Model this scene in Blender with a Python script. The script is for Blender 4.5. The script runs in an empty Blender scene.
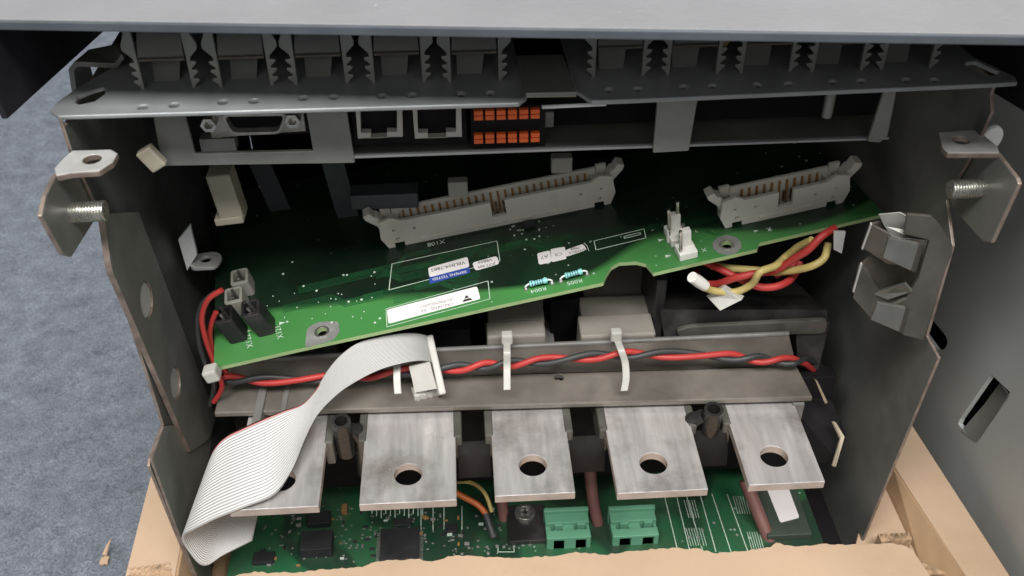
import bpy, bmesh, math, random
from mathutils import Vector, Matrix, geometry
random.seed(7)
S = 0.001                       # everything below is authored in millimetres
LIFT = 0.46                     # the carpet lies 460 mm below the camera
sc = bpy.context.scene
col = sc.collection
def Wd(p): return Vector(p) * S + Vector((0, 0, LIFT))

# ------------------------------------------------------------------ camera
FPX = 1000.0
_p, _r, _w = math.radians(38), math.radians(.5), math.radians(3.0)
CF = Vector((math.sin(_w)*math.cos(_p), math.cos(_w)*math.cos(_p), -math.sin(_p)))
_R0 = Vector((math.cos(_w), -math.sin(_w), 0)); _U0 = _R0.cross(CF)
CR = _R0*math.cos(_r) - _U0*math.sin(_r)
CU = _U0*math.cos(_r) + _R0*math.sin(_r)
def ray(u, v): return CF + CR*((u-512)/FPX) - CU*((v-288)/FPX)
def on(axis, u, v, c):          # where a sight line meets the real plane x, y or z = c
    d = ray(u, v); k = 'xyz'.index(axis)
    return d*(c/d[k])
cd = bpy.data.cameras.new('camera'); cam = bpy.data.objects.new('camera', cd); col.objects.link(cam)
cd.sensor_width = 36; cd.lens = 36*FPX/1024; cd.clip_start = .01; cd.clip_end = 60
m = Matrix.Identity(4)
for i in range(3):
    m[i][0] = CR[i]; m[i][1] = CU[i]; m[i][2] = -CF[i]
m[2][3] = LIFT
cam.matrix_world = m
cd.dof.use_dof = True; cd.dof.focus_distance = .335; cd.dof.aperture_fstop = 30
sc.camera = cam

# ------------------------------------------------------------------ frames and mesh builder
class Fr:
    def __init__(s, o=(0,0,0), ex=(1,0,0), ey=(0,1,0), ez=None):
        s.o = Vector(o); s.ex = Vector(ex); s.ey = Vector(ey)
        s.ez = Vector(ez) if ez is not None else s.ex.cross(s.ey)
    def __call__(s, x, y, z=0): return s.o + s.ex*x + s.ey*y + s.ez*z
    def loc(s, p):
        d = Vector(p) - s.o
        return Vector((d.dot(s.ex), d.dot(s.ey), d.dot(s.ez)))
    def px(s, u, v, z=0):       # sight line meets this frame's plane at height z
        d = ray(u, v); o = s.o + s.ez*z
        p = d*(o.dot(s.ez)/d.dot(s.ez)); q = s.loc(p)
        return (q.x, q.y)
    def at(s, x, y, z=0, rot=0):
        c, n = math.cos(rot), math.sin(rot)
        return Fr(s(x, y, z), s.ex*c + s.ey*n, s.ey*c - s.ex*n, s.ez)
WF = Fr()
def axfr(axis, c):
    if axis == 'z': return Fr((0,0,c), (1,0,0), (0,1,0))
    if axis == 'y': return Fr((0,c,0), (1,0,0), (0,0,1))
    return Fr((c,0,0), (0,1,0), (0,0,1))

def circle(cx, cy, r, n=20, ry=None, rot=0):
    ry = ry or r
    out = []
    for k in range(n):
        a = 2*math.pi*k/n; x, y = r*math.cos(a), ry*math.sin(a)
        out.append((cx + x*math.cos(rot) - y*math.sin(rot), cy + x*math.sin(rot) + y*math.cos(rot)))
    return out
def rect(x0, y0, x1, y1): return [(x0,y0),(x1,y0),(x1,y1),(x0,y1)]
def rrect(x0, y0, x1, y1, r, n=4):
    out = []
    for (cx, cy, a0) in ((x1-r,y0+r,-90),(x1-r,y1-r,0),(x0+r,y1-r,90),(x0+r,y0+r,180)):
        for k in range(n+1):
            a = math.radians(a0 + 90*k/n); out.append((cx+r*math.cos(a), cy+r*math.sin(a)))
    return out
def roundpoly(pts, r, n=4):
    out = []; N = len(pts)
    for i in range(N):
        a, b, c = (Vector(pts[(i-1)%N]), Vector(pts[i]), Vector(pts[(i+1)%N]))
        la, lc = (a-b).length, (c-b).length
        k = min(r, la*.45, lc*.45)
        p, q = b + (a-b).normalized()*k, b + (c-b).normalized()*k
        for j in range(n+1):
            t = j/n; out.append(tuple(p*(1-t)**2 + b*2*t*(1-t) + q*t*t))
    return out
def spline(pts, sub=8):
    P = [Vector(p) for p in pts]; out = []
    for i in range(len(P)-1):
        p0 = P[max(i-1,0)]; p1 = P[i]; p2 = P[i+1]; p3 = P[min(i+2,len(P)-1)]
        for k in range(sub):
            t = k/sub
            out.append(.5*((2*p1) + (p2-p0)*t + (2*p0-5*p1+4*p2-p3)*t*t + (3*p1-p0-3*p2+p3)*t**3))
    out.append(P[-1]); return out

ROOT = {}
class MB:
    def __init__(s): s.v = []; s.f = []; s.sm = []; s.mi = []; s.cur = 0
    def add(s, vs, fs, smooth=False):
        b = len(s.v); s.v += [Vector(p) for p in vs]
        for f in fs: s.f.append([b+i for i in f]); s.sm.append(smooth); s.mi.append(s.cur)
        return s
    def box(s, x0, y0, z0, x1, y1, z1, fr=WF):
        vs = [fr(x,y,z) for z in (z0,z1) for (x,y) in ((x0,y0),(x1,y0),(x1,y1),(x0,y1))]
        return s.add(vs, [(0,3,2,1),(4,5,6,7),(0,1,5,4),(1,2,6,5),(2,3,7,6),(3,0,4,7)])
    def prism(s, outer, z0, z1, fr=WF, holes=()):
        loops = [[Vector((x,y,0)) for x,y in outer]] + [[Vector((x,y,0)) for x,y in h] for h in holes]
        flat = [p for l in loops for p in l]; n = len(flat)
        tris = geometry.tessellate_polygon(loops) if holes or len(outer) > 4 else [(0,1,2),(0,2,3)][:len(outer)-2]
        vs = [fr(p.x,p.y,z0) for p in flat] + [fr(p.x,p.y,z1) for p in flat]
        fs = []
        if not holes:
            fs = [tuple(range(n)), tuple(range(2*n-1, n-1, -1))]
        else:
            for t in tris: fs.append(tuple(t)); fs.append(tuple(n+i for i in reversed(t)))
        b = 0
        for l in loops:
            k = len(l)
            for i in range(k):
                j = (i+1) % k; fs.append((b+i, b+j, n+b+j, n+b+i))
            b += k
        return s.add(vs, fs)
    def tube(s, pts, r, n=10, caps=True):
        P = [Vector(p) for p in pts]; rr = r if isinstance(r, (list,tuple)) else [r]*len(P)
        t0 = (P[1]-P[0]).normalized(); up = Vector((0,0,1)) if abs(t0.z) < .9 else Vector((0,1,0))
        a = t0.cross(up).normalized(); vs = []
        for i, p in enumerate(P):
            t = (P[min(i+1,len(P)-1)] - P[max(i-1,0)])
            t = t.normalized() if t.length > 1e-9 else t0
            a = (a - t*a.dot(t)).normalized(); b = t.cross(a)
            for k in range(n):
                g = 2*math.pi*k/n; vs.append(p + (a*math.cos(g) + b*math.sin(g))*rr[i])
        fs = [(i*n+k, i*n+(k+1)%n, (i+1)*n+(k+1)%n, (i+1)*n+k) for i in range(len(P)-1) for k in range(n)]
        s.add(vs, fs, True)
        if caps:
            e = (len(P)-1)*n
            s.add(vs[:n], [tuple(range(n-1,-1,-1))]); s.add(vs[e:], [tuple(range(n))])
        return s
    def ring(s, p0, p1, ro, ri, n=20, depth=None):    # hollow cylinder, open at p1
        p0, p1 = Vector(p0), Vector(p1); t = (p1-p0); L = t.length; t.normalize()
        up = Vector((0,0,1)) if abs(t.z) < .9 else Vector((0,1,0)); a = t.cross(up).normalized(); b = t.cross(a)
        depth = depth or L*.8
        prof = [(0,0),(0,ro),(L,ro),(L,ri),(L-depth,ri),(L-depth,0)]
        vs = [p0 + t*h + (a*math.cos(2*math.pi*k/n) + b*math.sin(2*math.pi*k/n))*max(rad,.001) for h, rad in prof for k in range(n)]
        for i in range(len(prof)-1):
            s.add(vs[i*n:(i+2)*n], [(k,(k+1)%n,n+(k+1)%n,n+k) for k in range(n)], i in (1,3))
        return s
    def strip(s, A, B, th, smooth=True):              # a bent sheet between two edge lines, with thickness
        n = len(A); vs = []
        for i in range(n):
            a, b = Vector(A[i]), Vector(B[i]); t = Vector(A[min(i+1,n-1)])+Vector(B[min(i+1,n-1)])-Vector(A[max(i-1,0)])-Vector(B[max(i-1,0)])
            nn = (b-a).cross(t); nn = nn.normalized()*th/2 if nn.length > 1e-9 else Vector((0,0,th/2))
            vs += [a+nn, b+nn, b-nn, a-nn]
        for i in range(n-1):
            q = i*4
            for k in range(4): s.add([vs[q+k], vs[q+(k+1)%4], vs[q+4+(k+1)%4], vs[q+4+k]], [(0,1,2,3)], smooth)
        s.add(vs[:4], [(3,2,1,0)]); s.add(vs[-4:], [(0,1,2,3)])
        return s
    def build(s, name, mat, parent=None, bevel=0, weld=False, seg=2, sharp=True):
        me = bpy.data.meshes.new(name)
        if parent is not None: L = ROOT[parent.name]
        else:
            ws = [Wd(p) for p in s.v]
            L = Vector(((min(p.x for p in ws)+max(p.x for p in ws))/2, (min(p.y for p in ws)+max(p.y for p in ws))/2, min(p.z for p in ws)))
        me.from_pydata([Wd(p)-L for p in s.v], [], s.f)
        me.polygons.foreach_set('use_smooth', s.sm); me.polygons.foreach_set('material_index', s.mi)
        bm = bmesh.new(); bm.from_mesh(me)
        bmesh.ops.remove_doubles(bm, verts=bm.verts, dist=2e-6)
        bmesh.ops.recalc_face_normals(bm, faces=bm.faces)
        bmesh.ops.beautify_fill(bm, faces=[f for f in bm.faces if len(f.verts) == 3], edges=[e for e in bm.edges if len(e.link_faces) == 2 and all(len(f.verts) == 3 for f in e.link_faces) and e.calc_face_angle(0) < .01])
        for e in bm.edges:
            if len(e.link_faces) == 2 and e.calc_face_angle(0) > .9: e.smooth = False
        bm.to_mesh(me); bm.free()
        for mm in (mat if isinstance(mat, (list,tuple)) else [mat]): me.materials.append(mm)
        o = bpy.data.objects.new(name, me); col.objects.link(o)
        if parent is not None: o.parent = parent
        else: o.location = L
        ROOT[o.name] = L
        if bevel:
            b = o.modifiers.new('bevel', 'BEVEL'); b.width = bevel*S; b.segments = seg; b.limit_method = 'ANGLE'; b.angle_limit = math.radians(35)
        return o
def thing(name, base, label, cat, group=None):
    o = bpy.data.objects.new(name, None); o.empty_display_size = .01
    o.location = Wd(base); col.objects.link(o); ROOT[o.name] = Wd(base)
    return tag(o, label, cat, group)
def tag(o, label=None, cat=None, group=None, kind=None):
    if label: o['label'] = label
    if cat: o['category'] = cat
    if group: o['group'] = group
    if kind: o['kind'] = kind
    return o
def copy_tree(o, delta, label=None, parent=None):     # a thing with copies of its parts and sub-parts
    c = o.copy(); col.objects.link(c)
    if parent is None: c.location = o.location + Vector(delta)*S
    else: c.parent = parent
    if label: c['label'] = label
    for ch in list(o.children): copy_tree(ch, (0,0,0), None, c)
    return c
def copy_part(o, delta, parent, top=True):
    c = o.copy(); col.objects.link(c); c.parent = parent
    if top: c.location = o.location + Vector(delta)*S
    for ch in list(o.children): copy_part(ch, delta, c, False)
    return c
def text(body, size, fr, mat, name, parent, th=.03, align='CENTER', sx=1.0):
    cu = bpy.data.curves.new('writing', 'FONT'); cu.body = body; cu.size = size; cu.align_x = align; cu.align_y = 'CENTER'; cu.resolution_u = 2
    t = bpy.data.objects.new('writing', cu); col.objects.link(t)
    dg = bpy.context.evaluated_depsgraph_get(); me = bpy.data.meshes.new_from_object(t.evaluated_get(dg))
    bpy.data.objects.remove(t)
    mb = MB(); mb.add([fr(v.co.x*sx, v.co.y, 0) for v in me.vertices], [tuple(p.vertices) for p in me.polygons])
    mb2 = MB(); mb2.v = mb.v; mb2.f = mb.f; mb2.sm = mb.sm; mb2.mi = mb.mi
    return mb2.build(name, mat, parent)

# ------------------------------------------------------------------ materials
def mat(name, base, rough=.5, metal=0.0, var=.15, scale=60, bump=0.0, bscale=400, spots=None, spec=.5, dirt=None, scr=0, coat=0, trans=0, stretch=None, world=False):
    """spots=(colour, density, scale): dust specks. dirt=(colour, amount, scale): broad stains of their own shape."""
    M = bpy.data.materials.new(name); M.use_nodes = True; nt = M.node_tree; N = nt.nodes; Lk = nt.links
    b = N['Principled BSDF']; tc = N.new('ShaderNodeTexCoord'); mp = N.new('ShaderNodeMapping'); Lk.new(tc.outputs['Object'], mp.inputs[0])
    if world:                   # continuous pattern across separate pieces
        ge = N.new('ShaderNodeNewGeometry')
        class tc: outputs = {'Object': ge.outputs['Position']}
        Lk.new(ge.outputs['Position'], mp.inputs[0])
    if stretch: mp.inputs['Scale'].default_value = stretch
    n = N.new('ShaderNodeTexNoise'); n.inputs['Scale'].default_value = scale; n.inputs['Detail'].default_value = 6; Lk.new(mp.outputs[0], n.inputs['Vector'])
    r = N.new('ShaderNodeMapRange'); r.inputs[1].default_value = .3; r.inputs[2].default_value = .7; r.inputs[3].default_value = 1-var; r.inputs[4].default_value = 1+var
    Lk.new(n.outputs[0], r.inputs[0])
    mx = N.new('ShaderNodeMix'); mx.data_type = 'RGBA'; mx.blend_type = 'MULTIPLY'; mx.inputs[0].default_value = 1
    mx.inputs[6].default_value = (*base, 1); Lk.new(r.outputs[0], mx.inputs[7]); out = mx.outputs[2]
    def over(c, fac):
        nonlocal out
        q = N.new('ShaderNodeMix'); q.data_type = 'RGBA'; Lk.new(fac, q.inputs[0]); Lk.new(out, q.inputs[6]); q.inputs[7].default_value = (*c, 1); out = q.outputs[2]
    if dirt:
        c, amt, s_ = dirt; d = N.new('ShaderNodeTexNoise'); d.inputs['Scale'].default_value = s_; d.inputs['Detail'].default_value = 8; d.inputs['Roughness'].default_value = .65
        Lk.new(tc.outputs['Object'], d.inputs['Vector']); q = N.new('ShaderNodeMapRange'); q.inputs[1].default_value = .48; q.inputs[2].default_value = .7; q.inputs[4].default_value = amt
        Lk.new(d.outputs[0], q.inputs[0]); over(c, q.outputs[0])
    if spots:
        c, dens, s_ = spots; vo = N.new('ShaderNodeTexVoronoi'); vo.inputs['Scale'].default_value = s_; Lk.new(tc.outputs['Object'], vo.inputs['Vector'])
        wn = N.new('ShaderNodeTexNoise'); wn.inputs['Scale'].default_value = s_*.13; Lk.new(tc.outputs['Object'], wn.inputs['Vector'])
        th = N.new('ShaderNodeMapRange'); th.inputs[1].default_value = .40; th.inputs[2].default_value = .75; th.inputs[3].default_value = 0; th.inputs[4].default_value = dens
        Lk.new(wn.outputs[0], th.inputs[0])
        lt = N.new('ShaderNodeMath'); lt.operation = 'LESS_THAN'; Lk.new(vo.outputs['Distance'], lt.inputs[0]); Lk.new(th.outputs[0], lt.inputs[1]); over(c, lt.outputs[0])
    Lk.new(out, b.inputs['Base Color'])
    rr = N.new('ShaderNodeMapRange'); rr.inputs[1].default_value = .3; rr.inputs[2].default_value = .7; rr.inputs[3].default_value = max(rough-.08,0.02); rr.inputs[4].default_value = min(rough+.1,1)
    n2 = N.new('ShaderNodeTexNoise'); n2.inputs['Scale'].default_value = scale*2.3; Lk.new(mp.outputs[0], n2.inputs['Vector']); Lk.new(n2.outputs[0], rr.inputs[0]); Lk.new(rr.outputs[0], b.inputs['Roughness'])
    b.inputs['Metallic'].default_value = metal; b.inputs['Specular IOR Level'].default_value = spec
    b.inputs['Coat Weight'].default_value = coat; b.inputs['Transmission Weight'].default_value = trans
    if bump:
        n3 = N.new('ShaderNodeTexNoise'); n3.inputs['Scale'].default_value = bscale; n3.inputs['Detail'].default_value = 5; Lk.new(mp.outputs[0], n3.inputs['Vector'])
        bp = N.new('ShaderNodeBump'); bp.inputs['Strength'].default_value = bump; bp.inputs['Distance'].default_value = .0006; Lk.new(n3.outputs[0], bp.inputs['Height']); Lk.new(bp.outputs[0], b.inputs['Normal'])
    return M
M = {}
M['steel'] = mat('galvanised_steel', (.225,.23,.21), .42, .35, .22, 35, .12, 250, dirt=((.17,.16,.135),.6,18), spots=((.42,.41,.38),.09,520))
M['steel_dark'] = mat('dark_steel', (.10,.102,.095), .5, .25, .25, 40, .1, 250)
M['shelf'] = mat('zinc_plate', (.28,.29,.295), .5, .3, .15, 60, .1, 300, spots=((.4,.4,.38),.07,420))
M['steel_edge'] = mat('cut_steel_edge', (.26,.205,.17), .45, .4, .35, 200)
M['brk'] = mat('bracket_steel', (.095,.088,.076), .4, .4, .3, 80, .1, 300)
M['shell'] = mat('dull_tin', (.42,.41,.37), .35, .6, .2, 200)
M['brk2'] = mat('spring_steel', (.17,.17,.155), .36, .45, .25, 90, .1, 300)
M['socket'] = mat('greyish_white_plastic', (.50,.485,.44), .45, 0, .12, 90, .1, 300)
M['edgegold'] = mat('bright_cut_edge', (.42,.36,.27), .4, .4, .2, 200)
M['dullgreen'] = mat('dull_green_cover', (.045,.06,.045), .5, 0, .2, 60)
M['dimbeige'] = mat('shaded_beige_plastic', (.27,.25,.19), .55, 0, .15, 60)  # beige with the shade below the shelf put into its colour
M['rust'] = mat('tarnished_steel', (.12,.105,.085), .5, .3, .3, 120)
M['tab'] = mat('pale_zinc', (.55,.55,.53), .4, .35, .15, 120, .1, 400)
M['lid'] = mat('lid_paint', (.275,.277,.287), .5, .1, .08, 20, .25, 700, spots=((.6,.6,.6),.06,130), dirt=((.22,.22,.225),.6,12))
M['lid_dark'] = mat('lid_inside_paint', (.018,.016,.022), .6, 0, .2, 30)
M['lid_lip'] = mat('lid_lip_paint', (.10,.115,.13), .4, .3, .15, 80)
M['cover'] = mat('cover_steel', (.43,.455,.445), .48, .1, .10, 10, .1, 200, dirt=((.37,.33,.28),.85,6), spots=((.30,.30,.28),.07,150))
M['blackp'] = mat('black_plastic', (.018,.017,.017), .45, 0, .3, 60, .1, 300, dirt=((.09,.08,.07),.4,60))
M['black'] = mat('matt_black', (.008,.007,.008), .8, 0, .3, 60, spec=.2)
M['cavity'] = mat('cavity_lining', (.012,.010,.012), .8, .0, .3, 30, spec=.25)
M['trough'] = mat('trough_black_plastic', (.011,.009,.008), .7, 0, .5, 60, spec=.12)  # near-black even colour of the troughs between the bars
M['cheek'] = mat('dusty_dark_plastic', (.085,.082,.07), .4, 0, .35, 90, .1, 300)
M['gloss'] = mat('glossy_black_plastic', (.022,.021,.02), .22, 0, .3, 60)
M['step'] = mat('dusty_block', (.24,.22,.19), .45, 0, .2, 40, .1, 300, dirt=((.16,.145,.12),.7,40))
M['cavgrey'] = mat('dark_grey_jacket', (.045,.05,.055), .55, 0, .3, 60)  # very dark even grey for the cavity cables and connector strip
M['greyp'] = mat('grey_plastic', (.15,.145,.135), .5, 0, .2, 60, .1, 300, dirt=((.06,.055,.05),.6,40))
M['rail'] = mat('dusty_rail_plastic', (.165,.148,.125), .4, .1, .3, 50, .1, 300, dirt=((.09,.08,.068),.75,30), spots=((.5,.48,.45),.05,600))
M['bar'] = mat('tinned_busbar', (.62,.595,.575), .36, .55, .2, 60, .15, 300, spots=((.66,.64,.61),.2,620), dirt=((.25,.225,.20),.85,38), stretch=(5,.6,1), world=True)
M['bar_edge'] = mat('busbar_cut_edge', (.50,.44,.40), .5, .55, .2, 150, .25, 700)
M['beige'] = mat('beige_plastic', (.62,.60,.53), .5, 0, .08, 40, .05, 300, dirt=((.32,.28,.24),.35,50))
M['white'] = mat('white_plastic', (.80,.78,.72), .4, 0, .06, 60, .05, 300)
M['tie'] = mat('nylon_tie', (.42,.41,.37), .4, 0, .12, 60)
M['tie_grey'] = mat('dusty_nylon', (.25,.24,.21), .5, 0, .12, 90)
M['brass'] = mat('gold_pin', (.36,.25,.13), .35, .8, .2, 300)
M['pin'] = mat('tinned_pin', (.42,.40,.37), .3, .9, .2, 300)
M['zinc'] = mat('zinc_screw', (.55,.54,.50), .3, .9, .2, 300, .2, 900)
M['orange'] = mat('orange_plastic', (.78,.13,.02), .4, 0, .12, 100)
M['termgreen'] = mat('terminal_green', (.13,.34,.21), .45, 0, .08, 80, .05, 300)
M['red'] = mat('red_wire', (.42,.035,.03), .5, 0, .12, 60, spots=((.6,.4,.35),.05,900))
M['blackw'] = mat('black_wire', (.035,.037,.037), .5, 0, .2, 60, spots=((.3,.3,.3),.08,900))
M['yellow'] = mat('yellow_wire', (.50,.40,.14), .5, 0, .14, 90, dirt=((.4,.3,.1),.4,150))
M['orangew'] = mat('orange_wire', (.55,.14,.03), .4, 0, .14, 90)
M['pinkw'] = mat('brown_wire', (.20,.09,.08), .45, 0, .14, 90)
M['label'] = mat('label_paper', (.80,.76,.74), .5, 0, .04, 60)
M['blue'] = mat('label_blue', (.03,.07,.33), .5, 0, .06, 60)
M['ink'] = mat('label_ink', (.03,.028,.028), .6, 0, .1, 60)
M['greyink'] = mat('faded_ink', (.20,.18,.19), .6, 0, .1, 60)
M['silk'] = mat('silkscreen', (.50,.60,.50), .6, 0, .1, 200)
M['solder'] = mat('tinned_pad', (.34,.34,.32), .45, .5, .2, 200, spots=((.6,.6,.58),.2,500))
M['resblue'] = mat('resistor_body', (.25,.62,.60), .35, 0, .05, 90)
M['resband'] = mat('resistor_band', (.05,.10,.13), .4)
M['chip'] = mat('chip_black', (.022,.022,.024), .5, 0, .2, 90)
M['pcbedge'] = mat('board_laminate_edge', (.32,.44,.20), .5, 0, .15, 90)
M['cap'] = mat('capacitor_tan', (.30,.17,.06), .5, 0, .2, 200)
M['whitecap'] = mat('white_cap', (.85,.86,.86), .3, 0, .02, 60)

def carpet_mat():
    M_ = bpy.data.materials.new('carpet_pile'); M_.use_nodes = True; nt = M_.node_tree; N = nt.nodes; Lk = nt.links; b = N['Principled BSDF']
    tc = N.new('ShaderNodeTexCoord')
    def noise(s, d=4, r=.6):
        n = N.new('ShaderNodeTexNoise'); n.inputs['Scale'].default_value = s; n.inputs['Detail'].default_value = d; n.inputs['Roughness'].default_value = r
        Lk.new(tc.outputs['Object'], n.inputs['Vector']); return n
    a = noise(55, 10, .82); rp = N.new('ShaderNodeValToRGB'); e = rp.color_ramp.elements
    e[0].position = .30; e[0].color = (.15,.17,.205,1); e[1].position = .70; e[1].color = (.37,.41,.475,1)
    Lk.new(a.outputs[0], rp.inputs[0])
    f = noise(900, 3, .7); rf = N.new('ShaderNodeMapRange'); rf.inputs[1].default_value = .33; rf.inputs[2].default_value = .67; rf.inputs[3].default_value = .55; rf.inputs[4].default_value = 1.45; Lk.new(f.outputs[0], rf.inputs[0])
    mx = N.new('ShaderNodeMix'); mx.data_type = 'RGBA'; mx.blend_type = 'MULTIPLY'; mx.inputs[0].default_value = 1; Lk.new(rp.outputs[0], mx.inputs[6]); Lk.new(rf.outputs[0], mx.inputs[7])
    vo = N.new('ShaderNodeTexVoronoi'); vo.inputs['Scale'].default_value = 55; Lk.new(tc.outputs['Object'], vo.inputs['Vector'])
    lt = N.new('ShaderNodeMath'); lt.operation = 'LESS_THAN'; lt.inputs[1].default_value = .035; Lk.new(vo.outputs['Distance'], lt.inputs[0])
    m2 = N.new('ShaderNodeMix'); m2.data_type = 'RGBA'; Lk.new(lt.outputs[0], m2.inputs[0]); Lk.new(mx.outputs[2], m2.inputs[6]); m2.inputs[7].default_value = (.42,.45,.48,1)
    Lk.new(m2.outputs[2], b.inputs['Base Color']); b.inputs['Roughness'].default_value = .95; b.inputs['Specular IOR Level'].default_value = .15
    h = noise(520, 6, .8); bp = N.new('ShaderNodeBump'); bp.inputs['Strength'].default_value = .9; bp.inputs['Distance'].default_value = .003; Lk.new(h.outputs[0], bp.inputs['Height']); Lk.new(bp.outputs[0], b.inputs['Normal'])
    return M_
def cardboard_mat(name, base):
    M_ = mat(name, base, .8, 0, .05, 25, .1, 500, spec=.25, dirt=((base[0]*.78,base[1]*.70,base[2]*.62),.35,30))
    nt = M_.node_tree; N = nt.nodes; Lk = nt.links; b = N['Principled BSDF']
    tc = N.new('ShaderNodeTexCoord'); mp = N.new('ShaderNodeMapping'); mp.inputs['Rotation'].default_value = (0,0,.2)
    wv = N.new('ShaderNodeTexWave'); wv.inputs['Scale'].default_value = 60; wv.inputs['Distortion'].default_value = .3; Lk.new(tc.outputs['Object'], mp.inputs[0]); Lk.new(mp.outputs[0], wv.inputs['Vector'])
    bp = N.new('ShaderNodeBump'); bp.inputs['Strength'].default_value = .10; bp.inputs['Distance'].default_value = .001; Lk.new(wv.outputs[0], bp.inputs['Height']); Lk.new(bp.outputs[0], b.inputs['Normal'])
    return M_
def pcb_mat(name, dark, light, scale, sharp=.04, lit_pour=None, dust=0):
    M_ = bpy.data.materials.new(name); M_.use_nodes = True; nt = M_.node_tree; N = nt.nodes; Lk = nt.links; b = N['Principled BSDF']
    tc = N.new('ShaderNodeTexCoord')
    n = N.new('ShaderNodeTexNoise'); n.inputs['Scale'].default_value = scale; n.inputs['Detail'].default_value = 1; n.inputs['Distortion'].default_value = .4; Lk.new(tc.outputs['Object'], n.inputs['Vector'])
    r = N.new('ShaderNodeValToRGB'); e = r.color_ramp.elements; e[0].position = .5-sharp; e[0].color = (*dark,1); e[1].position = .5+sharp; e[1].color = (*light,1); Lk.new(n.outputs[0], r.inputs[0])
    if lit_pour:                    # pour = (frame, width, colour): copper strip along front edge, also painting in lit front and shaded rear
        fr_, wd, c_ = lit_pour; vv = N.new('ShaderNodeVectorMath'); vv.operation = 'DOT_PRODUCT'; Lk.new(tc.outputs['Object'], vv.inputs[0]); vv.inputs[1].default_value = fr_.ey
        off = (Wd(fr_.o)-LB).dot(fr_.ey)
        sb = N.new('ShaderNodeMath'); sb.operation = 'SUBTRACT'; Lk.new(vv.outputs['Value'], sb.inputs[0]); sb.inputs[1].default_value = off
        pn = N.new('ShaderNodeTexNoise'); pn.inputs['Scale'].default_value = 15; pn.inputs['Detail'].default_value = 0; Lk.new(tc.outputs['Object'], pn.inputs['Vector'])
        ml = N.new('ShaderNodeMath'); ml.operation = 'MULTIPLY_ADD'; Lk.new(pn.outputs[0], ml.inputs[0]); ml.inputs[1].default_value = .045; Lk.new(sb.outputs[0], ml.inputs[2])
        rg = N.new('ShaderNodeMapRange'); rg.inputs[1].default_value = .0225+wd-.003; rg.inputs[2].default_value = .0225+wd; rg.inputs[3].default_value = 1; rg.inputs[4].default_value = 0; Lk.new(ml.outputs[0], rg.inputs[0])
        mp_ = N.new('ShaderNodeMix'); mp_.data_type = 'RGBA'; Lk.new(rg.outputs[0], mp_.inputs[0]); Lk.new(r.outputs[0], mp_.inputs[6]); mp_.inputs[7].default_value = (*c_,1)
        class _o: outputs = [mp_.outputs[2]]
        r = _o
    vo = N.new('ShaderNodeTexVoronoi'); vo.inputs['Scale'].default_value = 240; Lk.new(tc.outputs['Object'], vo.inputs['Vector'])
    nn = N.new('ShaderNodeTexNoise'); nn.inputs['Scale'].default_value = 16; Lk.new(tc.outputs['Object'], nn.inputs['Vector'])
    th = N.new('ShaderNodeMapRange'); th.inputs[1].default_value = .45; th.inputs[2].default_value = .8; th.inputs[4].default_value = .2; Lk.new(nn.outputs[0], th.inputs[0])
    lt = N.new('ShaderNodeMath'); lt.operation = 'LESS_THAN'; Lk.new(vo.outputs['Distance'], lt.inputs[0]); Lk.new(th.outputs[0], lt.inputs[1])
    mx = N.new('ShaderNodeMix'); mx.data_type = 'RGBA'; Lk.new(lt.outputs[0], mx.inputs[0]); Lk.new(r.outputs[0], mx.inputs[6]); mx.inputs[7].default_value = (.32,.42,.34,1)
    fin = mx.outputs[2]
    if dust:                    # brown dust lying in patches
        dn = N.new('ShaderNodeTexNoise'); dn.inputs['Scale'].default_value = 30; dn.inputs['Detail'].default_value = 9; dn.inputs['Roughness'].default_value = .75; Lk.new(tc.outputs['Object'], dn.inputs['Vector'])
        dr = N.new('ShaderNodeMapRange'); dr.inputs[1].default_value = .40; dr.inputs[2].default_value = .68; dr.inputs[4].default_value = dust; Lk.new(dn.outputs[0], dr.inputs[0])
        dm = N.new('ShaderNodeMix'); dm.data_type = 'RGBA'; Lk.new(dr.outputs[0], dm.inputs[0]); Lk.new(fin, dm.inputs[6]); dm.inputs[7].default_value = (.06,.055,.042,1); fin = dm.outputs[2]
    Lk.new(fin, b.inputs['Base Color']); b.inputs['Roughness'].default_value = .34; b.inputs['Coat Weight'].default_value = .15
    return M_
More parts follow.
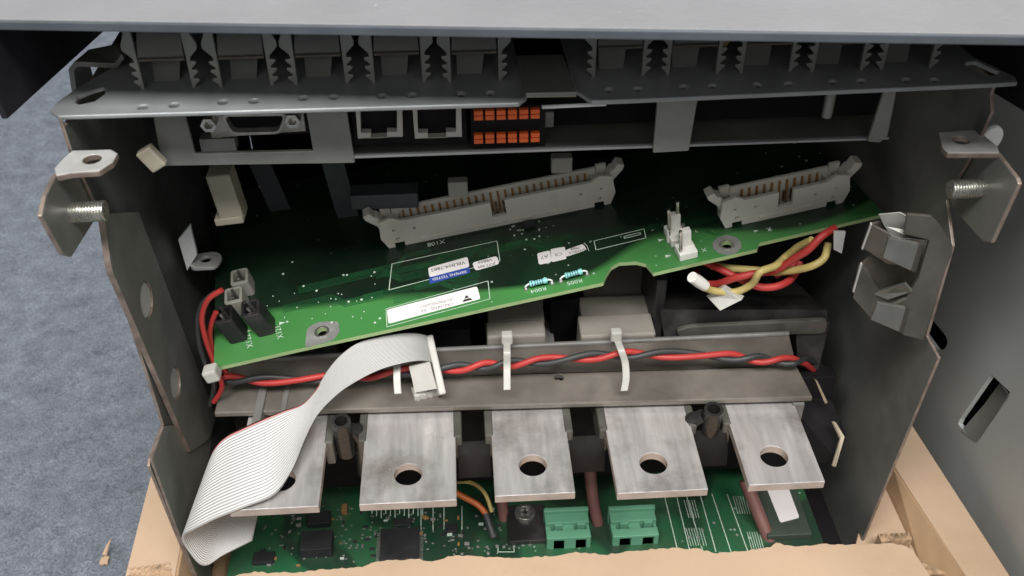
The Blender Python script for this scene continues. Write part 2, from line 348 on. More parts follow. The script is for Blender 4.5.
def ribbon_mat():
    # fine ribs run along the cable: v coordinate of the UV map counts across the ribbon, the red wire is the first one
    M_ = bpy.data.materials.new('ribbon_cable'); M_.use_nodes = True; nt = M_.node_tree; N = nt.nodes; Lk = nt.links; b = N['Principled BSDF']
    uv = N.new('ShaderNodeUVMap'); sp = N.new('ShaderNodeSeparateXYZ'); Lk.new(uv.outputs[0], sp.inputs[0])
    mu = N.new('ShaderNodeMath'); mu.operation = 'MULTIPLY'; mu.inputs[1].default_value = 26*2*math.pi; Lk.new(sp.outputs[1], mu.inputs[0])
    co = N.new('ShaderNodeMath'); co.operation = 'COSINE'; Lk.new(mu.outputs[0], co.inputs[0])
    r = N.new('ShaderNodeMapRange'); r.inputs[1].default_value = 0.1; r.inputs[2].default_value = 1; r.inputs[3].default_value = 1; r.inputs[4].default_value = .60; Lk.new(co.outputs[0], r.inputs[0])
    mx = N.new('ShaderNodeMix'); mx.data_type = 'RGBA'; mx.blend_type = 'MULTIPLY'; mx.inputs[0].default_value = 1; mx.inputs[6].default_value = (.74,.73,.71,1); Lk.new(r.outputs[0], mx.inputs[7])
    lt = N.new('ShaderNodeMath'); lt.operation = 'LESS_THAN'; lt.inputs[1].default_value = .035; Lk.new(sp.outputs[1], lt.inputs[0])
    g_ = N.new('ShaderNodeMath'); g_.operation = 'GREATER_THAN'; g_.inputs[1].default_value = .40; Lk.new(sp.outputs[0], g_.inputs[0])
    a_ = N.new('ShaderNodeMath'); a_.operation = 'MULTIPLY'; Lk.new(lt.outputs[0], a_.inputs[0]); Lk.new(g_.outputs[0], a_.inputs[1])
    m2 = N.new('ShaderNodeMix'); m2.data_type = 'RGBA'; Lk.new(a_.outputs[0], m2.inputs[0]); Lk.new(mx.outputs[2], m2.inputs[6]); m2.inputs[7].default_value = (.50,.16,.15,1)
    Lk.new(m2.outputs[2], b.inputs['Base Color']); b.inputs['Roughness'].default_value = .42
    ab = N.new('ShaderNodeMath'); ab.operation = 'MULTIPLY'; ab.inputs[1].default_value = -1; Lk.new(co.outputs[0], ab.inputs[0])
    bp = N.new('ShaderNodeBump'); bp.inputs['Strength'].default_value = .6; bp.inputs['Distance'].default_value = .0004; Lk.new(ab.outputs[0], bp.inputs['Height']); Lk.new(bp.outputs[0], b.inputs['Normal'])
    return M_
M['carpet'] = carpet_mat()
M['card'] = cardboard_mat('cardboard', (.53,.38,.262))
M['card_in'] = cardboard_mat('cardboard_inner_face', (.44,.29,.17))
M['card_cut'] = mat('cardboard_cut', (.40,.27,.17), .9, 0, .5, 300, .5, 900, spec=.1)
M['pcb2'] = pcb_mat('lower_board_mask', (.012,.045,.024), (.020,.115,.048), 34, .03, dust=.5)
M['ribbon'] = ribbon_mat()

# ------------------------------------------------------------------ setting
mb = MB()
NX = 140
x0, x1, y0, y1 = -900, 900, -300, 1500
mb.add([(x0 + (x1-x0)*i/NX, y0 + (y1-y0)*j/NX, -460 + random.uniform(-.8,.8)) for j in range(NX+1) for i in range(NX+1)],
       [(j*(NX+1)+i, j*(NX+1)+i+1, (j+1)*(NX+1)+i+1, (j+1)*(NX+1)+i) for j in range(NX) for i in range(NX)], True)
tag(mb.build('carpet', M['carpet']), kind='structure')

# ------------------------------------------------------------------ cardboard box
ZR = -305
box = thing('cardboard_box', (30, 380, -459), 'open brown cardboard box holding the gutted drive, front rim torn', 'box')
def zpoly(pxs, z): return [on('z', u, v, z).xy[:] for u, v in pxs]
front_top = [(228,578),(240,574),(262,571),(268,573),(300,572),(330,569),(362,567),(372,562),(392,560),(415,559),(432,561),(452,556),(470,556),(505,558),(560,556),(576,552),(590,553),
             (604,555),(630,551),(655,549),(672,548),(700,549),(716,553),(742,551),(770,547),(776,543),(792,546),(830,544),(862,545),(893,543),(906,546),(914,552)]
ft = zpoly(front_top, ZR)
_f = []
for p_, q_ in zip(ft, ft[1:]):
    k_ = max(1, int(abs(q_[0]-p_[0])/1.3))
    for i_ in range(k_): _f.append((p_[0]+(q_[0]-p_[0])*i_/k_, p_[1]+(q_[1]-p_[1])*i_/k_ + random.uniform(-.38,.38)))
ft = _f + [ft[-1]]
mb = MB(); mb.prism(ft + [(172,150),(-96,150)], ZR-4, ZR)
mb.build('front_flap', M['card'], box)
mb = MB(); mb.prism([(x+random.uniform(-.5,.5), y+random.uniform(.1,1.1)) for x, y in ft] + [(170,215),(-94,215)], ZR-5.2, ZR-4.1); mb.build('torn_ply', M['card_cut'], box)
mb = MB(); lf = zpoly([(162,432),(124,580),(118,600)], ZR)
lf2 = zpoly([(172,600),(176,570),(186,520),(176,470)], ZR)
mb.prism(lf + lf2, ZR-4, ZR); mb.build('side_flap', M['card'], box, .3)
# darker inner leaf beside the chassis, folded downward
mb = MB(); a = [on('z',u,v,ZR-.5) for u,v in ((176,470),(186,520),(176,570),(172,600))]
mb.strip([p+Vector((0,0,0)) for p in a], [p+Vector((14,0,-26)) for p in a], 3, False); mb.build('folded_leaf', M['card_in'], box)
# corrugated cut end at the corner
mb = MB()
c0, c1 = on('z',126,573,ZR-1), on('z',172,566,ZR-1)
for k in range(26):
    t = k/25; p = c0.lerp(c1, t); q = c0.lerp(c1, min(t+1/25, 1))
    mb.tube([p+Vector((0,-1.2,-.6 if k%2 else -3.4)), q+Vector((0,-1.2,-3.4 if k%2 else -.6))], .35, 5)
mb.build('corrugation', M['card_cut'], box)
mb = MB(); cc = [on('z',u,v,ZR+.1).xy[:] for u,v in ((126,577),(136,570),(160,564),(170,568),(174,582))]; mb.prism(cc, ZR-3, ZR+.15); mb.build('cut_end', M['card_cut'], box)
for r_ in ((568,562),(573,567)):
    mb = MB(); pts = [on('z',128+k*3.2+(r_[0]-568)*.3, r_[0]-k*(r_[0]-r_[1])/14 + (k%2)*2.2, ZR+.5) for k in range(14)]
    mb.tube(pts, .28, 5); mb.build('flute', M['card'], box)
# right side: outer flap on top, brown groove, inner leaf
mb = MB(); mb.prism(zpoly([(900,405),(914,428),(1010,576),(1030,606),(985,606),(966,576),(898,472),(880,440)], ZR), ZR-4, ZR)
mb.build('side_flap', M['card'], box, .3)
top = [on('z',u,v,ZR-1) for u,v in ((880,440),(898,472),(966,576),(985,606))]
low = [on('z',u,v,ZR-12) for u,v in ((866,470),(884,486),(926,576),(940,606))]
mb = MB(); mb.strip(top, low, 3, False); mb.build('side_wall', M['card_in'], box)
mb = MB(); mb.prism(zpoly([(884,484),(926,576),(940,606),(905,606),(852,560),(866,500)], ZR-9), ZR-13, ZR-9); mb.build('inner_leaf', M['card'], box, .3)
c0, c1 = on('z',880,539,ZR+.2), on('z',912,540,ZR+.2)
mb = MB(); mb.box(c0.x,c0.y-1.2,ZR-5.5,c1.x,c0.y+2.2,ZR+.35)
for k in range(12):
    x_ = c0.x + (c1.x-c0.x)*k/12; w_ = (c1.x-c0.x)/12
    mb.tube([(x_,c0.y-1+ (k%2)*3,ZR+.5),(x_+w_,c0.y+2-(k%2)*3,ZR+.5)], .22, 5)
mb.build('corrugation', M['card_cut'], box)
mb = MB()
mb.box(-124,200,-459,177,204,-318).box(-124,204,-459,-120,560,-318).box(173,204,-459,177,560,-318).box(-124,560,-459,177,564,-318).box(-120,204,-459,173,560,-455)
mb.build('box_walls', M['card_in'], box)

# ------------------------------------------------------------------ leaning cover panel on the right
CX = 196
cov = thing('steel_cover', (CX, 400, -459), 'large grey steel cover panel standing upright right of the drive', 'panel')
slot = [on('x',u,v,CX).yz[:] for u,v in ((991,374),(1010,392),(1008,398),(977,443),(972,440),(958,424),(960,419))]
ov = [on('x',u,v,CX).yz[:] for u,v in ((927,313),(946,336),(948,343),(944,350),(936,350),(922,330))]
mb = MB(); mb.prism([(120,-459),(1100,-459),(1100,-20),(120,-20)], -2, 0, axfr('x', CX+2), [slot, roundpoly(ov, 2)])
mb.build('panel', M['cover'], cov)
# pressed-in ear of the slot, bent back
A = [on('x',u,v,CX+x) for u,v,x in ((1001,383,8),(985,405,5),(972,420,3),(962,432,0))]; B = [on('x',u,v,CX+x) for u,v,x in ((1009,395,8),(996,418,5),(985,434,3),(977,443,0))]
mb = MB(); mb.strip(A, B, 1.0)
mb.build('bent_ear', M['steel'], cov)
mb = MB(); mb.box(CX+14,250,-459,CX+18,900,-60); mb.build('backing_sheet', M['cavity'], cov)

# ------------------------------------------------------------------ chassis
fy = lambda y: Fr((0,y,0),(1,0,0),(0,0,1),(0,-1,0))
XL, XR, YF, ZS = -103.0, 146.0, 238.0, -123.0
ch = thing('drive_chassis', (22, 300, -325), 'grey sheet steel chassis of the opened drive with protruding side ears', 'chassis')
# left wall
def xs(pxs, x): return [on('x',u,v,x).yz[:] for u,v in pxs]
lw = xs([(62,118),(72,150),(104,222),(112,262)], XL)
lower = xs([(164,424),(151,458),(150,466),(176,530),(205,600)], XL)
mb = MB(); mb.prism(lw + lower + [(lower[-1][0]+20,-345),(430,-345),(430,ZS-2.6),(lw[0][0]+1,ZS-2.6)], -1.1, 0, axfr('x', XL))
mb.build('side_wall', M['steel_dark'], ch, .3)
# doubling strip with two punched holes
flp = roundpoly(xs([(103,214),(138,212),(216,418),(208,440),(190,452),(112,272),(110,262)], XL+2), .6, 2)
fr = axfr('x', XL+2.2)
h1 = on('x',146,300,XL+2); h2 = on('x',175,383,XL+2)
mb = MB(); mb.prism(flp, -1.8, 0, fr, [circle(h1.y,h1.z,6.0,24), circle(h2.y,h2.z,5.6,24)])
mb.build('punched_strip', M['steel'], ch, .35)
for h, rr in ((h1,6.0),(h2,5.6)):
    mb = MB(); mb.prism(circle(h.y,h.z,rr-.3,24), -1.2, -.5, fr); mb.build('knockout', M['tab'], ch, .25)
# lower doubling piece with a large ring scribed on it
mb = MB(); mb.prism(xs([(164,426),(152,460),(178,530),(205,595),(214,595),(206,480),(214,424)], XL+1), -.9, 0, axfr('x', XL+1)); mb.build('lower_strip', M['steel'], ch, .3)
# right wall
rw = xs([(990,95),(991,112),(974,150),(946,200),(952,246),(926,336),(938,358),(862,540),(850,585)], XR)
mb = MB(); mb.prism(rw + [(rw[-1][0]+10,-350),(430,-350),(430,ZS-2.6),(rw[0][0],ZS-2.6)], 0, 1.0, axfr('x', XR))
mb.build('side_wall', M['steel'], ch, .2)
# rear wall, roof and floor of the cavity
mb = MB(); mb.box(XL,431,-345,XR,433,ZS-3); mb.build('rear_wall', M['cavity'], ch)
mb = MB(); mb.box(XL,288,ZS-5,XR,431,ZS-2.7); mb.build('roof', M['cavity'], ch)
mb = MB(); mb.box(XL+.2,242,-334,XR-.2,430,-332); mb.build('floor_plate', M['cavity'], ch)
mb = MB(); mb.box(-76,286,ZS+.1,128,420,-98); mb.build('upper_housing', M['black'], ch, .6)
def edges(o, axis):
    o.data.materials.append(M['steel_edge'])
    for pg in o.data.polygons:
        if abs(pg.normal['xyz'.index(axis)]) < .5: pg.material_index = 1
for o_ in list(ch.children):
    if o_.name.split('.')[0] in ('side_wall','punched_strip','lower_strip'): edges(o_, 'x')
# ears (bent tab + hanging plate + threaded stud)
zt = on('x',72,151,XL).z
def ear(tabpx, zt, earpx, xe, hole, thick_sign, studpx, studend, name):
    t = MB(); pts = [on('z',u,v,zt) for u,v in tabpx]; hc = on('z',*hole,zt)
    t.prism([p.xy[:] for p in pts], zt-1.8, zt, WF, [circle(hc.x,hc.y,2.3,20)])
    o1 = t.build(name, [M['tab']], ch, .4)
    e = MB(); e.prism(xs(earpx, xe), 0, 1.3*thick_sign, axfr('x', xe)); o2 = e.build('ear_plate', M['steel'], ch, .35); edges(o1, 'z'); edges(o2, 'x')
    s = MB(); p0 = on('x',*studpx,xe); p1 = Vector(p0); k = ray(*studend)
    # stud runs along x; its length follows from where the sight line passes its axis
    tt = (p0.y/k.y + p0.z/k.z)/2; p1.x = k.x*tt
    n = 46; L = (p1-p0)
    s.tube([p0 + L*(i/n) for i in range(n+1)], [2.85 if i % 4 < 2 else 2.45 for i in range(n+1)], 18)
    o3 = s.build('threaded_stud', M['zinc'], ch)
ear([(72,150),(111,149),(118,153),(113,162),(99,171),(70,173),(56,176),(54,168),(63,158)], zt,
    [(57,174),(70,170),(86,181),(93,196),(94,222),(72,257),(63,254),(42,216),(46,196)], on('z',55,172,zt).x, (92,159), -1, (72,212), (106,212), 'ear_tab')
zt2 = on('x',975,130,XR).z
ear([(938,132),(977,129),(998,146),(1000,153),(948,153),(942,147)], zt2,
    [(996,152),(1016,178),(1018,184),(991,243),(982,241),(942,197),(960,160)], on('z',999,152,zt2).x, (961,140), 1, (981,188), (949,187), 'ear_tab')
# bent hanger behind the comb plate at the left
mb = MB(); y_ = 268
A = [on('y',u,v,y_) for u,v in ((73,90),(71,72),(73,66),(86,62),(120,60))]; B = [on('y',u,v,y_) for u,v in ((93,86),(89,68),(90,60),(100,50),(122,50))]
mb.strip([on('y',u,v,262) for u,v in ((74,92),(71,70),(76,64),(116,66),(123,56))], [on('y',u,v,272) for u,v in ((94,88),(88,66),(90,52),(112,47),(121,50))], 1.6, False)
mb.build('hanger', M['steel'], ch, .2)
# clip bracket on the right wall
br = MB(); br.prism([on('y',u,v,238.5).xz[:] for u,v in ((872,224),(905,214),(946,240),(925,326),(903,330),(862,306),(858,268),(874,252))], -1, 0, fy(238.5)); br.build('back_plate', M['rust'], ch, .2)
br = MB(); yb = 231
br.prism([on('y',u,v,yb).xz[:] for u,v in ((906,212),(930,214),(938,222),(951,243),(951,252),(944,268),(922,338),(903,333),(884,322),(884,306),(905,296),(917,276),(928,238),(903,232))], 0, 1.2, Fr((0,yb,0),(1,0,0),(0,0,1),(0,-1,0)))
o = br.build('contact_bracket', M['brk'], ch, .25)
def quad(pl, th, mt, name, par):
    q = MB(); n = (pl[1]-pl[0]).cross(pl[2]-pl[0]).normalized()*th
    k = len(pl); vs = [p for p in pl] + [p+n for p in pl]
    q.add(vs, [tuple(range(k)), tuple(range(2*k-1,k-1,-1))] + [(i,(i+1)%k,k+(i+1)%k,k+i) for i in range(k)])
    return q.build(name, mt, par, .2)
P = lambda u,v,y: on('y',u,v,y)
quad([P(870,222,236),P(863,246,238),P(888,262,236),P(917,264,231),P(925,238,231),P(890,232,234)], 1, M['brk'], 'back_leaf', o)
quad([P(860,262,238),P(853,296,238),P(872,318,236),P(904,316,231),P(917,286,231),P(880,290,236),P(868,268,238)], 1, M['brk'], 'back_leaf', o)
quad([P(878,214,238),P(900,212,236),P(936,232,230),P(931,241,230),P(893,238,232),P(884,226,236)], 1, M['brk2'], 'spring_leaf', o)
quad([P(872,294,236),P(905,284,229),P(912,292,229),P(888,300,232)], 1, M['brk2'], 'spring_leaf', o)
for pts in ([(889,238),(919,244),(911,271),(883,258)], [(878,303),(906,308),(899,332),(871,320)]):
    quad([P(u,v,225) for u,v in pts], 1.2, M['brk2'], 'contact_finger', o)
    a, b_ = pts[1], pts[2]
    quad([P(a[0],a[1],225),P(a[0]+5,a[1]+1,231),P(b_[0]+5,b_[1]+2,231),P(b_[0],b_[1],225)], .8, M['brk'], 'finger_fold', o)
quad([P(870,222,235),P(861,247,237),P(862.5,248,237),P(872,222,235)], 1, M['tab'], 'leaf_edge', o)
quad([P(860,262,237),P(852,290,238),P(853.5,291,238),P(862,262,237)], 1, M['tab'], 'leaf_edge', o)
# small galvanised angle with a screw eye inside the left wall
quad([P(178,240,290),P(190,225,290),P(197,255,290),P(187,271,290)], 1.5, M['whitecap'], 'angle_flag', ch)
zq = on('y',200,268,288).z
mb = MB(); hc = on('z',206,259,zq)
mb.prism(roundpoly([on('z',u,v,zq).xy[:] for u,v in ((189,268),(194,254),(216,251),(223,256),(216,267))], 2.5), zq-1.4, zq, WF, [circle(hc.x,hc.y,1.9,16)])
mb.build('angle_eye', M['tab'], ch, .3)
quad([P(834,232,262),P(846,232,262),P(842,254,262),P(834,250,262)], 1, M['tab'], 'wall_tab', ch)
# little wire guide at the lower right
quad([P(815,380,256),P(818,382,256),P(828,403,256),P(825,404,256)], 1.0, M['edgegold'], 'guide_edge', ch)
quad([P(833,421,250),P(836,422,250),P(845,437,246),P(836,467,240),P(833,465,240),P(841,438,246)], 1.0, M['edgegold'], 'guide_edge', ch)
quad([P(828,404,262),P(836,421,256),P(842,437,250),P(834,464,244),P(812,462,248),P(780,400,262),P(795,382,266)], -2.0, M['black'], 'wire_guide', ch)

# ------------------------------------------------------------------ comb shelf with cable clamps
ZS = -123.0
sh = thing('clamp_shelf', (22, 260, ZS-3), 'zinc plated shelf of toothed cable clamps across the top of the drive', 'clamp shelf')
def holes_row(lst, z, r=1.35): return [circle(*on('z',u,v,z).xy[:], r, 14) for u, v in lst]
HL = [(143,107),(174,105),(223,102),(254,101),(303,98),(334,97),(382,96),(412,95),(461,94),(490,93)]
HR = [(609,90),(638,89),(684,87),(713,86),(758,85),(789,84),(833,82),(862,81),(907,80),(935,80)]
def zp(l): return [on('z',u,v-2,ZS).xy[:] for u, v in l]
slotL = zp([(80,106),(75,104),(78,98),(92,92),(103,89),(106,91),(104,96),(94,103)])
slotR = zp([(966,64),(976,63),(1000,74),(996,77),(982,77),(966,68)])
mb = MB()
lp = zp([(58,118),(50,112),(56,104),(82,86),(118,66)]); lend = zp([(519,105),(527,99),(524,90)])
mb.prism(lp + [(lp[-1][0]+2,300), (zp([(512,60)])[0][0],300)] + lend[::-1], -1.3, 0, Fr((0,0,ZS)), holes_row(HL, ZS)+[slotL])
o = mb.build('comb_plate', M['shelf'], sh, .45, seg=3)
mb = MB(); rp_ = zp([(576,92),(592,103),(985,86),(1018,84),(1015,78),(968,56)])
mb.prism(rp_ + [(rp_[-1][0]-4,300),(zp([(563,58)])[0][0],300)], -1.3, 0, Fr((0,0,ZS)), holes_row(HR, ZS)+[slotR])
mb.build('comb_plate', M['shelf'], sh, .45, seg=3)
for l_ in (HL, HR):             # pressed rivets in the row of holes
    for u, v in l_:
        q = on('z',u,v,ZS); mb = MB(); mb.tube([q+Vector((0,0,-1.2)), q+Vector((0,0,-.9)), q+Vector((0,0,-.6))], [1.2,1.15,.7], 10); mb.build('rivet', M['steel_dark'], sh)
def toothed(mb, x, sgn, fr, h=22):
    # strip facing the front, teeth on the side sgn, flared lobe on top
    w = 1.1; z = .6; prof = []
    for k in range(3):
        prof += [(x+sgn*.5, z), (x+sgn*1.9, z+1.3), (x+sgn*1.8, z+1.9), (x+sgn*.5, z+2.0)]; z += 2.5
    prof += [(x+sgn*.6, z+.5), (x+sgn*2.9, z+3.0), (x+sgn*2.9, z+4.4), (x+sgn*1.6, z+7.6), (x+sgn*.6, h)]
    outline = [(x-sgn*w*.5,-.5), (x+sgn*.5,-.5)] + prof + [(x-sgn*w*.5, h)]
    mb.prism(outline, -.7, .7, fr)
first = None
def clamp(u, v):
    b = on('z', u, v, ZS)
    fr = Fr(b, (1,0,0), (0,0,1), (0,-1,0))
    m1 = MB(); toothed(m1, -6.9, -1, fr); c = m1.build('cable_clamp', M['steel'], sh, .15)
    m1 = MB(); toothed(m1, 6.9, 1, fr); m1.build('toothed_strip', M['steel'], c, .15)
    m1 = MB()                       # bridge plate: sloping up and back, bright folded lower edge
    A = [b+Vector((-6.0,0,8.6)), b+Vector((-6.0,-.6,9.2)), b+Vector((-5.6,5,21)), b+Vector((-5.6,14,24))]
    B = [b+Vector((6.0,0,8.6)), b+Vector((6.0,-.6,9.2)), b+Vector((5.6,5,21)), b+Vector((5.6,14,24))]
    m1.strip(A, B, .9, False); m1.build('bridge', M['steel_dark'], c, .2)
    m1 = MB(); m1.box(b.x-6,b.y-1.1,b.z+8.0,b.x+6,b.y-.3,b.z+8.7); m1.build('bridge_lip', M['rust'], c, .15)
    m1 = MB(); q = [b+Vector((-4.8,4,0)), b+Vector((2.0,4,0)), b+Vector((3.5,8,10)), b+Vector((-4.8,8,10))]
    m1.add(q+[p+Vector((0,1,0)) for p in q], [(0,1,2,3),(7,6,5,4),(0,4,5,1),(1,5,6,2),(2,6,7,3),(3,7,4,0)]); m1.build('gusset', M['steel_dark'], c)
    return c
c0 = clamp(169, 87); b0 = on('z',169,87,ZS)
for u, v in ((247,85),(322,83),(399,81),(475,80),(618,75),(692,73),(765,71),(836,70),(905,68)):
    d = on('z',u,v,ZS) - b0
    copy_part(c0, (d.x, d.y, 0), sh)
for (u0,v0),(u1,v1),(u2,v2) in (((719,36),(732,38),(723,52)),((262,32),(272,50),(266,58)),((790,37),(799,39),(793,45))):
    yq_ = 262; pts = [on('y',u,v,yq_).xz[:] for u,v in ((u0,v0),(u1,v1),(u2,v2))]
    mb = MB(); mb.prism(pts, -.8, 0, fy(yq_)); mb.build('yellow_insert', M['yellow'], sh)
# recessed plate seen through the gap of the shelf
mb = MB(); zq = ZS+2.2; mb.prism([on('z',u,v,zq).xy[:] for u,v in ((516,55),(563,54),(577,92),(526,93))], -1.5, 0, Fr((0,0,zq))); mb.build('centre_tongue', M['steel'], sh, .3)

# ------------------------------------------------------------------ control module behind the front panel
YP = 250.0
cm = thing('control_module', (20, 290, -150), 'slim dark control module with serial and network ports below the shelf', 'control module')
yp = lambda l, y=YP: [on('y',u,v,y).xz[:] for u, v in l]
mb = MB()
outer = yp([(152,112),(162,166),(355,163),(345,100)])
hole = yp([(184,112),(195,154),(313,151),(305,106)])
mb.prism(outer, -1.4, 0, fy(YP), [hole]); mb.build('port_plate', M['steel'], cm, .3)
mb = MB()                                     # shell: dark body and its bottom lip line
zb = on('y',600,150,YP).z
mb.box(-38,252,zb-.3,124,330,zb+.4); mb.build('bottom_tray', M['steel_dark'], cm, .2)
mb = MB(); mb.box(-38,250.4,zb-.3,124,252,zb+.5); mb.build('tray_lip', M['shelf'], cm, .3)
mb = MB(); mb.box(-92,262,zb+2,124,264,ZS-3); mb.build('rear_face', M['black'], cm)
# grey strips
mb = MB(); mb.prism(yp([(658,95),(700,93),(697,104),(689,151),(653,153)], 248.5), -1.4, 0, fy(248.5)); mb.build('cover_strip', M['steel'], cm, .3)
mb = MB(); mb.prism(yp([(884,92),(897,90),(888,136),(880,143),(868,142)], 249), -1.4, 0, fy(249)); mb.build('end_strip', M['steel'], cm, .3)
# serial port
ys = 256
ds = MB(); ds.prism(yp([(204,112),(303,110),(306,131),(212,138)], ys), -1, 0, fy(ys), [roundpoly(yp([(222,116),(285,115),(279,133),(231,134)], ys), 1.5)])
d0 = ds.build('serial_port', M['shell'], cm, .3)
rim = roundpoly(yp([(220,115),(288,114),(281,134),(230,136)], ys-2), 1.8); rim2 = roundpoly(yp([(224,117),(284,116),(278,132),(233,133)], ys-2), 1.5)
ds = MB(); ds.prism(rim, -3, 0, fy(ys-2), [rim2]); ds.build('shell', M['shell'], d0, .15)
ds = MB(); ds.prism(rim2, -5, -3.2, fy(ys-2)); ds.build('insert', M['black'], d0)
for u, v in ((208,126),(292,122)):
    q = on('y',u,v,ys-3.5); ds = MB(); ds.ring(q+Vector((0,4,0)), q, 2.3, 1.2, 6, 3); ds.build('screw_post', M['zinc'], d0, .15)
# small pcb and part under the port
q = on('y',222,148,258); ds = MB(); ds.box(q.x-6,258,q.z-1,q.x+4,262,q.z+3); ds.build('status_light', M['steel'], cm)
# network ports
for (ua, ub) in ((355,403),(412,462)):
    sk = -.03
    o_ = yp([(ua,102),(ub-1,101),(ub,136),(ua+3,138)]); i_ = yp([(ua+5,104),(ub-6,103),(ub-6,131),(ub-16,131),(ub-16,136.3),(ua+16,137),(ua+16,132),(ua+6,132)])
    ds = MB(); ds.prism(o_, -2.5, 0, fy(YP-.5), [i_]); d1 = ds.build('network_port', M['tie'], cm, .2)
    cx = (i_[0][0]+i_[1][0])/2; zz = i_[0][1]
    ds = MB()
    for k in range(8): ds.tube([(cx-4.2+k*1.2, YP+9, zz-1.5), (cx-4.2+k*1.2, YP+3, zz-4)], .25, 5)
    ds.build('contact_pins', M['brass'], d1)
    ds = MB(); ds.box(cx-8,YP+2.2,zz-14,cx+8,YP+2.9,zz+3); ds.build('socket_back', M['black'], d1)
# orange lever terminals
for row, (va, vb) in enumerate(((111,121),(134,145))):
    for k in range(6):
        u = 478.5 + k*11.35; v = (va+vb)/2 - k*.35
        q = on('y',u,v,YP+1); w, h = 1.28, 1.45
        ds = MB(); ds.box(q.x-w,q.y,q.z-h,q.x+w,q.y+5,q.z-.15).box(q.x-w,q.y,q.z+.1,q.x+w,q.y+5,q.z+h).box(q.x-w*.9,q.y+.7,q.z-.2,q.x+w*.9,q.y+5,q.z+.2)
        ds.build('orange_lever', M['orange'], cm, .15)
q0, q1 = on('y',470,108,YP+2), on('y',545,148,YP+2)
ds = MB(); ds.box(q0.x,YP+2.5,q1.z,q1.x,YP+9,q0.z); ds.build('terminal_body', M['black'], cm, .2)
q0, q1 = on('y',542,107,YP-1), on('y',606,104,YP-1)
ds = MB(); ds.tube([q0,q1], .55, 6); ds.build('light_bar', M['whitecap'], cm)
q0 = on('y',549,120,YP+4); ds = MB(); ds.box(q0.x-1.4,q0.y,q0.z-2.4,q0.x+1.4,q0.y+3,q0.z+2.4); ds.build('component', M['greyp'], cm, .2)
q0 = on('y',829,104,YP+3); ds = MB(); ds.tube([q0+Vector((0,0,4)),q0-Vector((0,0,4))], 1.5, 12); ds.build('component', M['steel'], cm)
q0 = on('y',152,158,246); ds = MB(); ds.box(-2.5,-3.5,-1.5,2.5,3.5,1.5,Fr(q0,(.85,0,.5),(-.5,0,.85),(0,-1,0))); o = ds.build('latch_clip', M['dimbeige'], cm, .5)

# ------------------------------------------------------------------ loose circuit board
o0 = on('y',214,368,250); e_ = (on('x',884,211,143) - o0); EL = e_.length; e_.normalize()
h_ = Vector((0,0,1)).cross(e_).normalized(); n0 = e_.cross(h_)
tl = math.radians(6); d_ = (h_*math.cos(tl) + n0*math.sin(tl)).normalized(); n_ = e_.cross(d_)
BF = Fr(o0, e_, d_, n_)
bd = thing('loose_circuit_board', tuple(o0 + e_*EL/2 + d_*40), 'tilted green circuit board with white labels and two pin headers, hanging loose', 'circuit board')
bp = lambda l, z=0: [BF.px(u,v,z) for u, v in l]
LB = ROOT[bd.name]
M['pcb'] = pcb_mat('loose_board_mask', (.004,.014,.007), (.007,.025,.011), 26, .05, (BF, .016, (.055,.215,.055)), dust=.15)  # green front strip against near-black mask, part of the shading put in colour
nf = bp([(214,368),(300,348.5),(400,327),(500,305),(603,282.5),(606,275),(611,267),(619,262.5),(636,261.5),(646,264),(651,270),(653,273),(700,262),(757,249),(759,243),(884,214)])
DEP = 62
ol = nf + [(nf[-1][0]-3,30),(nf[-1][0]-12,DEP-6),(150,DEP),(95,88),(8,92),(0,60)]
c1_ = BF.px(322,332); c2_ = BF.px(727,245)
mb = MB(); mb.prism(ol, -1.6, -.02, BF, [circle(*c1_,1.9,20), circle(*c2_,1.9,20)])
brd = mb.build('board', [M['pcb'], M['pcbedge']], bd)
for pgn in brd.data.polygons:
    if abs(pgn.normal.dot(n_)) < .5: pgn.material_index = 1
for c, pts in ((c1_, [(305,348),(307,328),(318,322),(338,321),(340,331),(334,340)]), (c2_, None)):
    if pts: outl = roundpoly(bp(pts), 1.5)
    else: outl = circle(*c, 5.0, 10)
    mb = MB(); mb.prism(outl, -.02, .06, BF, [circle(*c,1.9,20)]); mb.build('mounting_pad', M['solder'], bd)
    mb = MB(); mb.prism(circle(*c,2.6,20), .05, .35, BF, [circle(*c,1.9,20)]); mb.build('eyelet', M['zinc'], bd, .1)
def silk_line(pts, w=.28, closed=True, z=.05):
    m_ = MB(); n = len(pts)
    for i in range(n if closed else n-1):
        a, b = Vector(pts[i]), Vector(pts[(i+1)%n]); t = (b-a).normalized()*w/2; q = Vector((-t.y, t.x))
        m_.add([BF(*(a-t-q),z), BF(*(b+t-q),z), BF(*(b+t+q),z), BF(*(a-t+q),z)], [(0,1,2,3)])
    return m_.build('silkscreen_line', M['silk'], bd)
silk_line(bp([(389,290),(392,264),(497,241),(500,261)])); silk_line(bp([(387,327),(386,309),(488,281),(490,299)]), .25)
silk_line(bp([(594,241),(644,229),(646,238),(596,250)])); silk_line(bp([(584,243),(587,246),(589,251)]), .25, False)
silk_line(bp([(624,236.5),(640,232.5),(640.5,234.5),(624.5,238.5)]), .3)
def tri(u, v, s=3):
    m_ = MB(); p = Vector(BF.px(u,v)); m_.add([BF(p.x-s*.3,p.y+s*.25,.05),BF(p.x+s*.4,p.y,.05),BF(p.x-s*.3,p.y-s*.25,.05)], [(0,1,2)]); m_.build('silkscreen_mark', M['silk'], bd)
tri(661,240); tri(668,256); tri(756,231,2.4); tri(282,323,3); tri(248,331,3)
def on_board_text(s, size, u, v, mt=M['silk'], z=.07, rot=180, sx=1.0, name='printed_text', par=None):
    p = BF.px(u,v); return text(s, size, BF.at(p[0],p[1],z,math.radians(rot)), mt, name, par or bd, sx=sx)
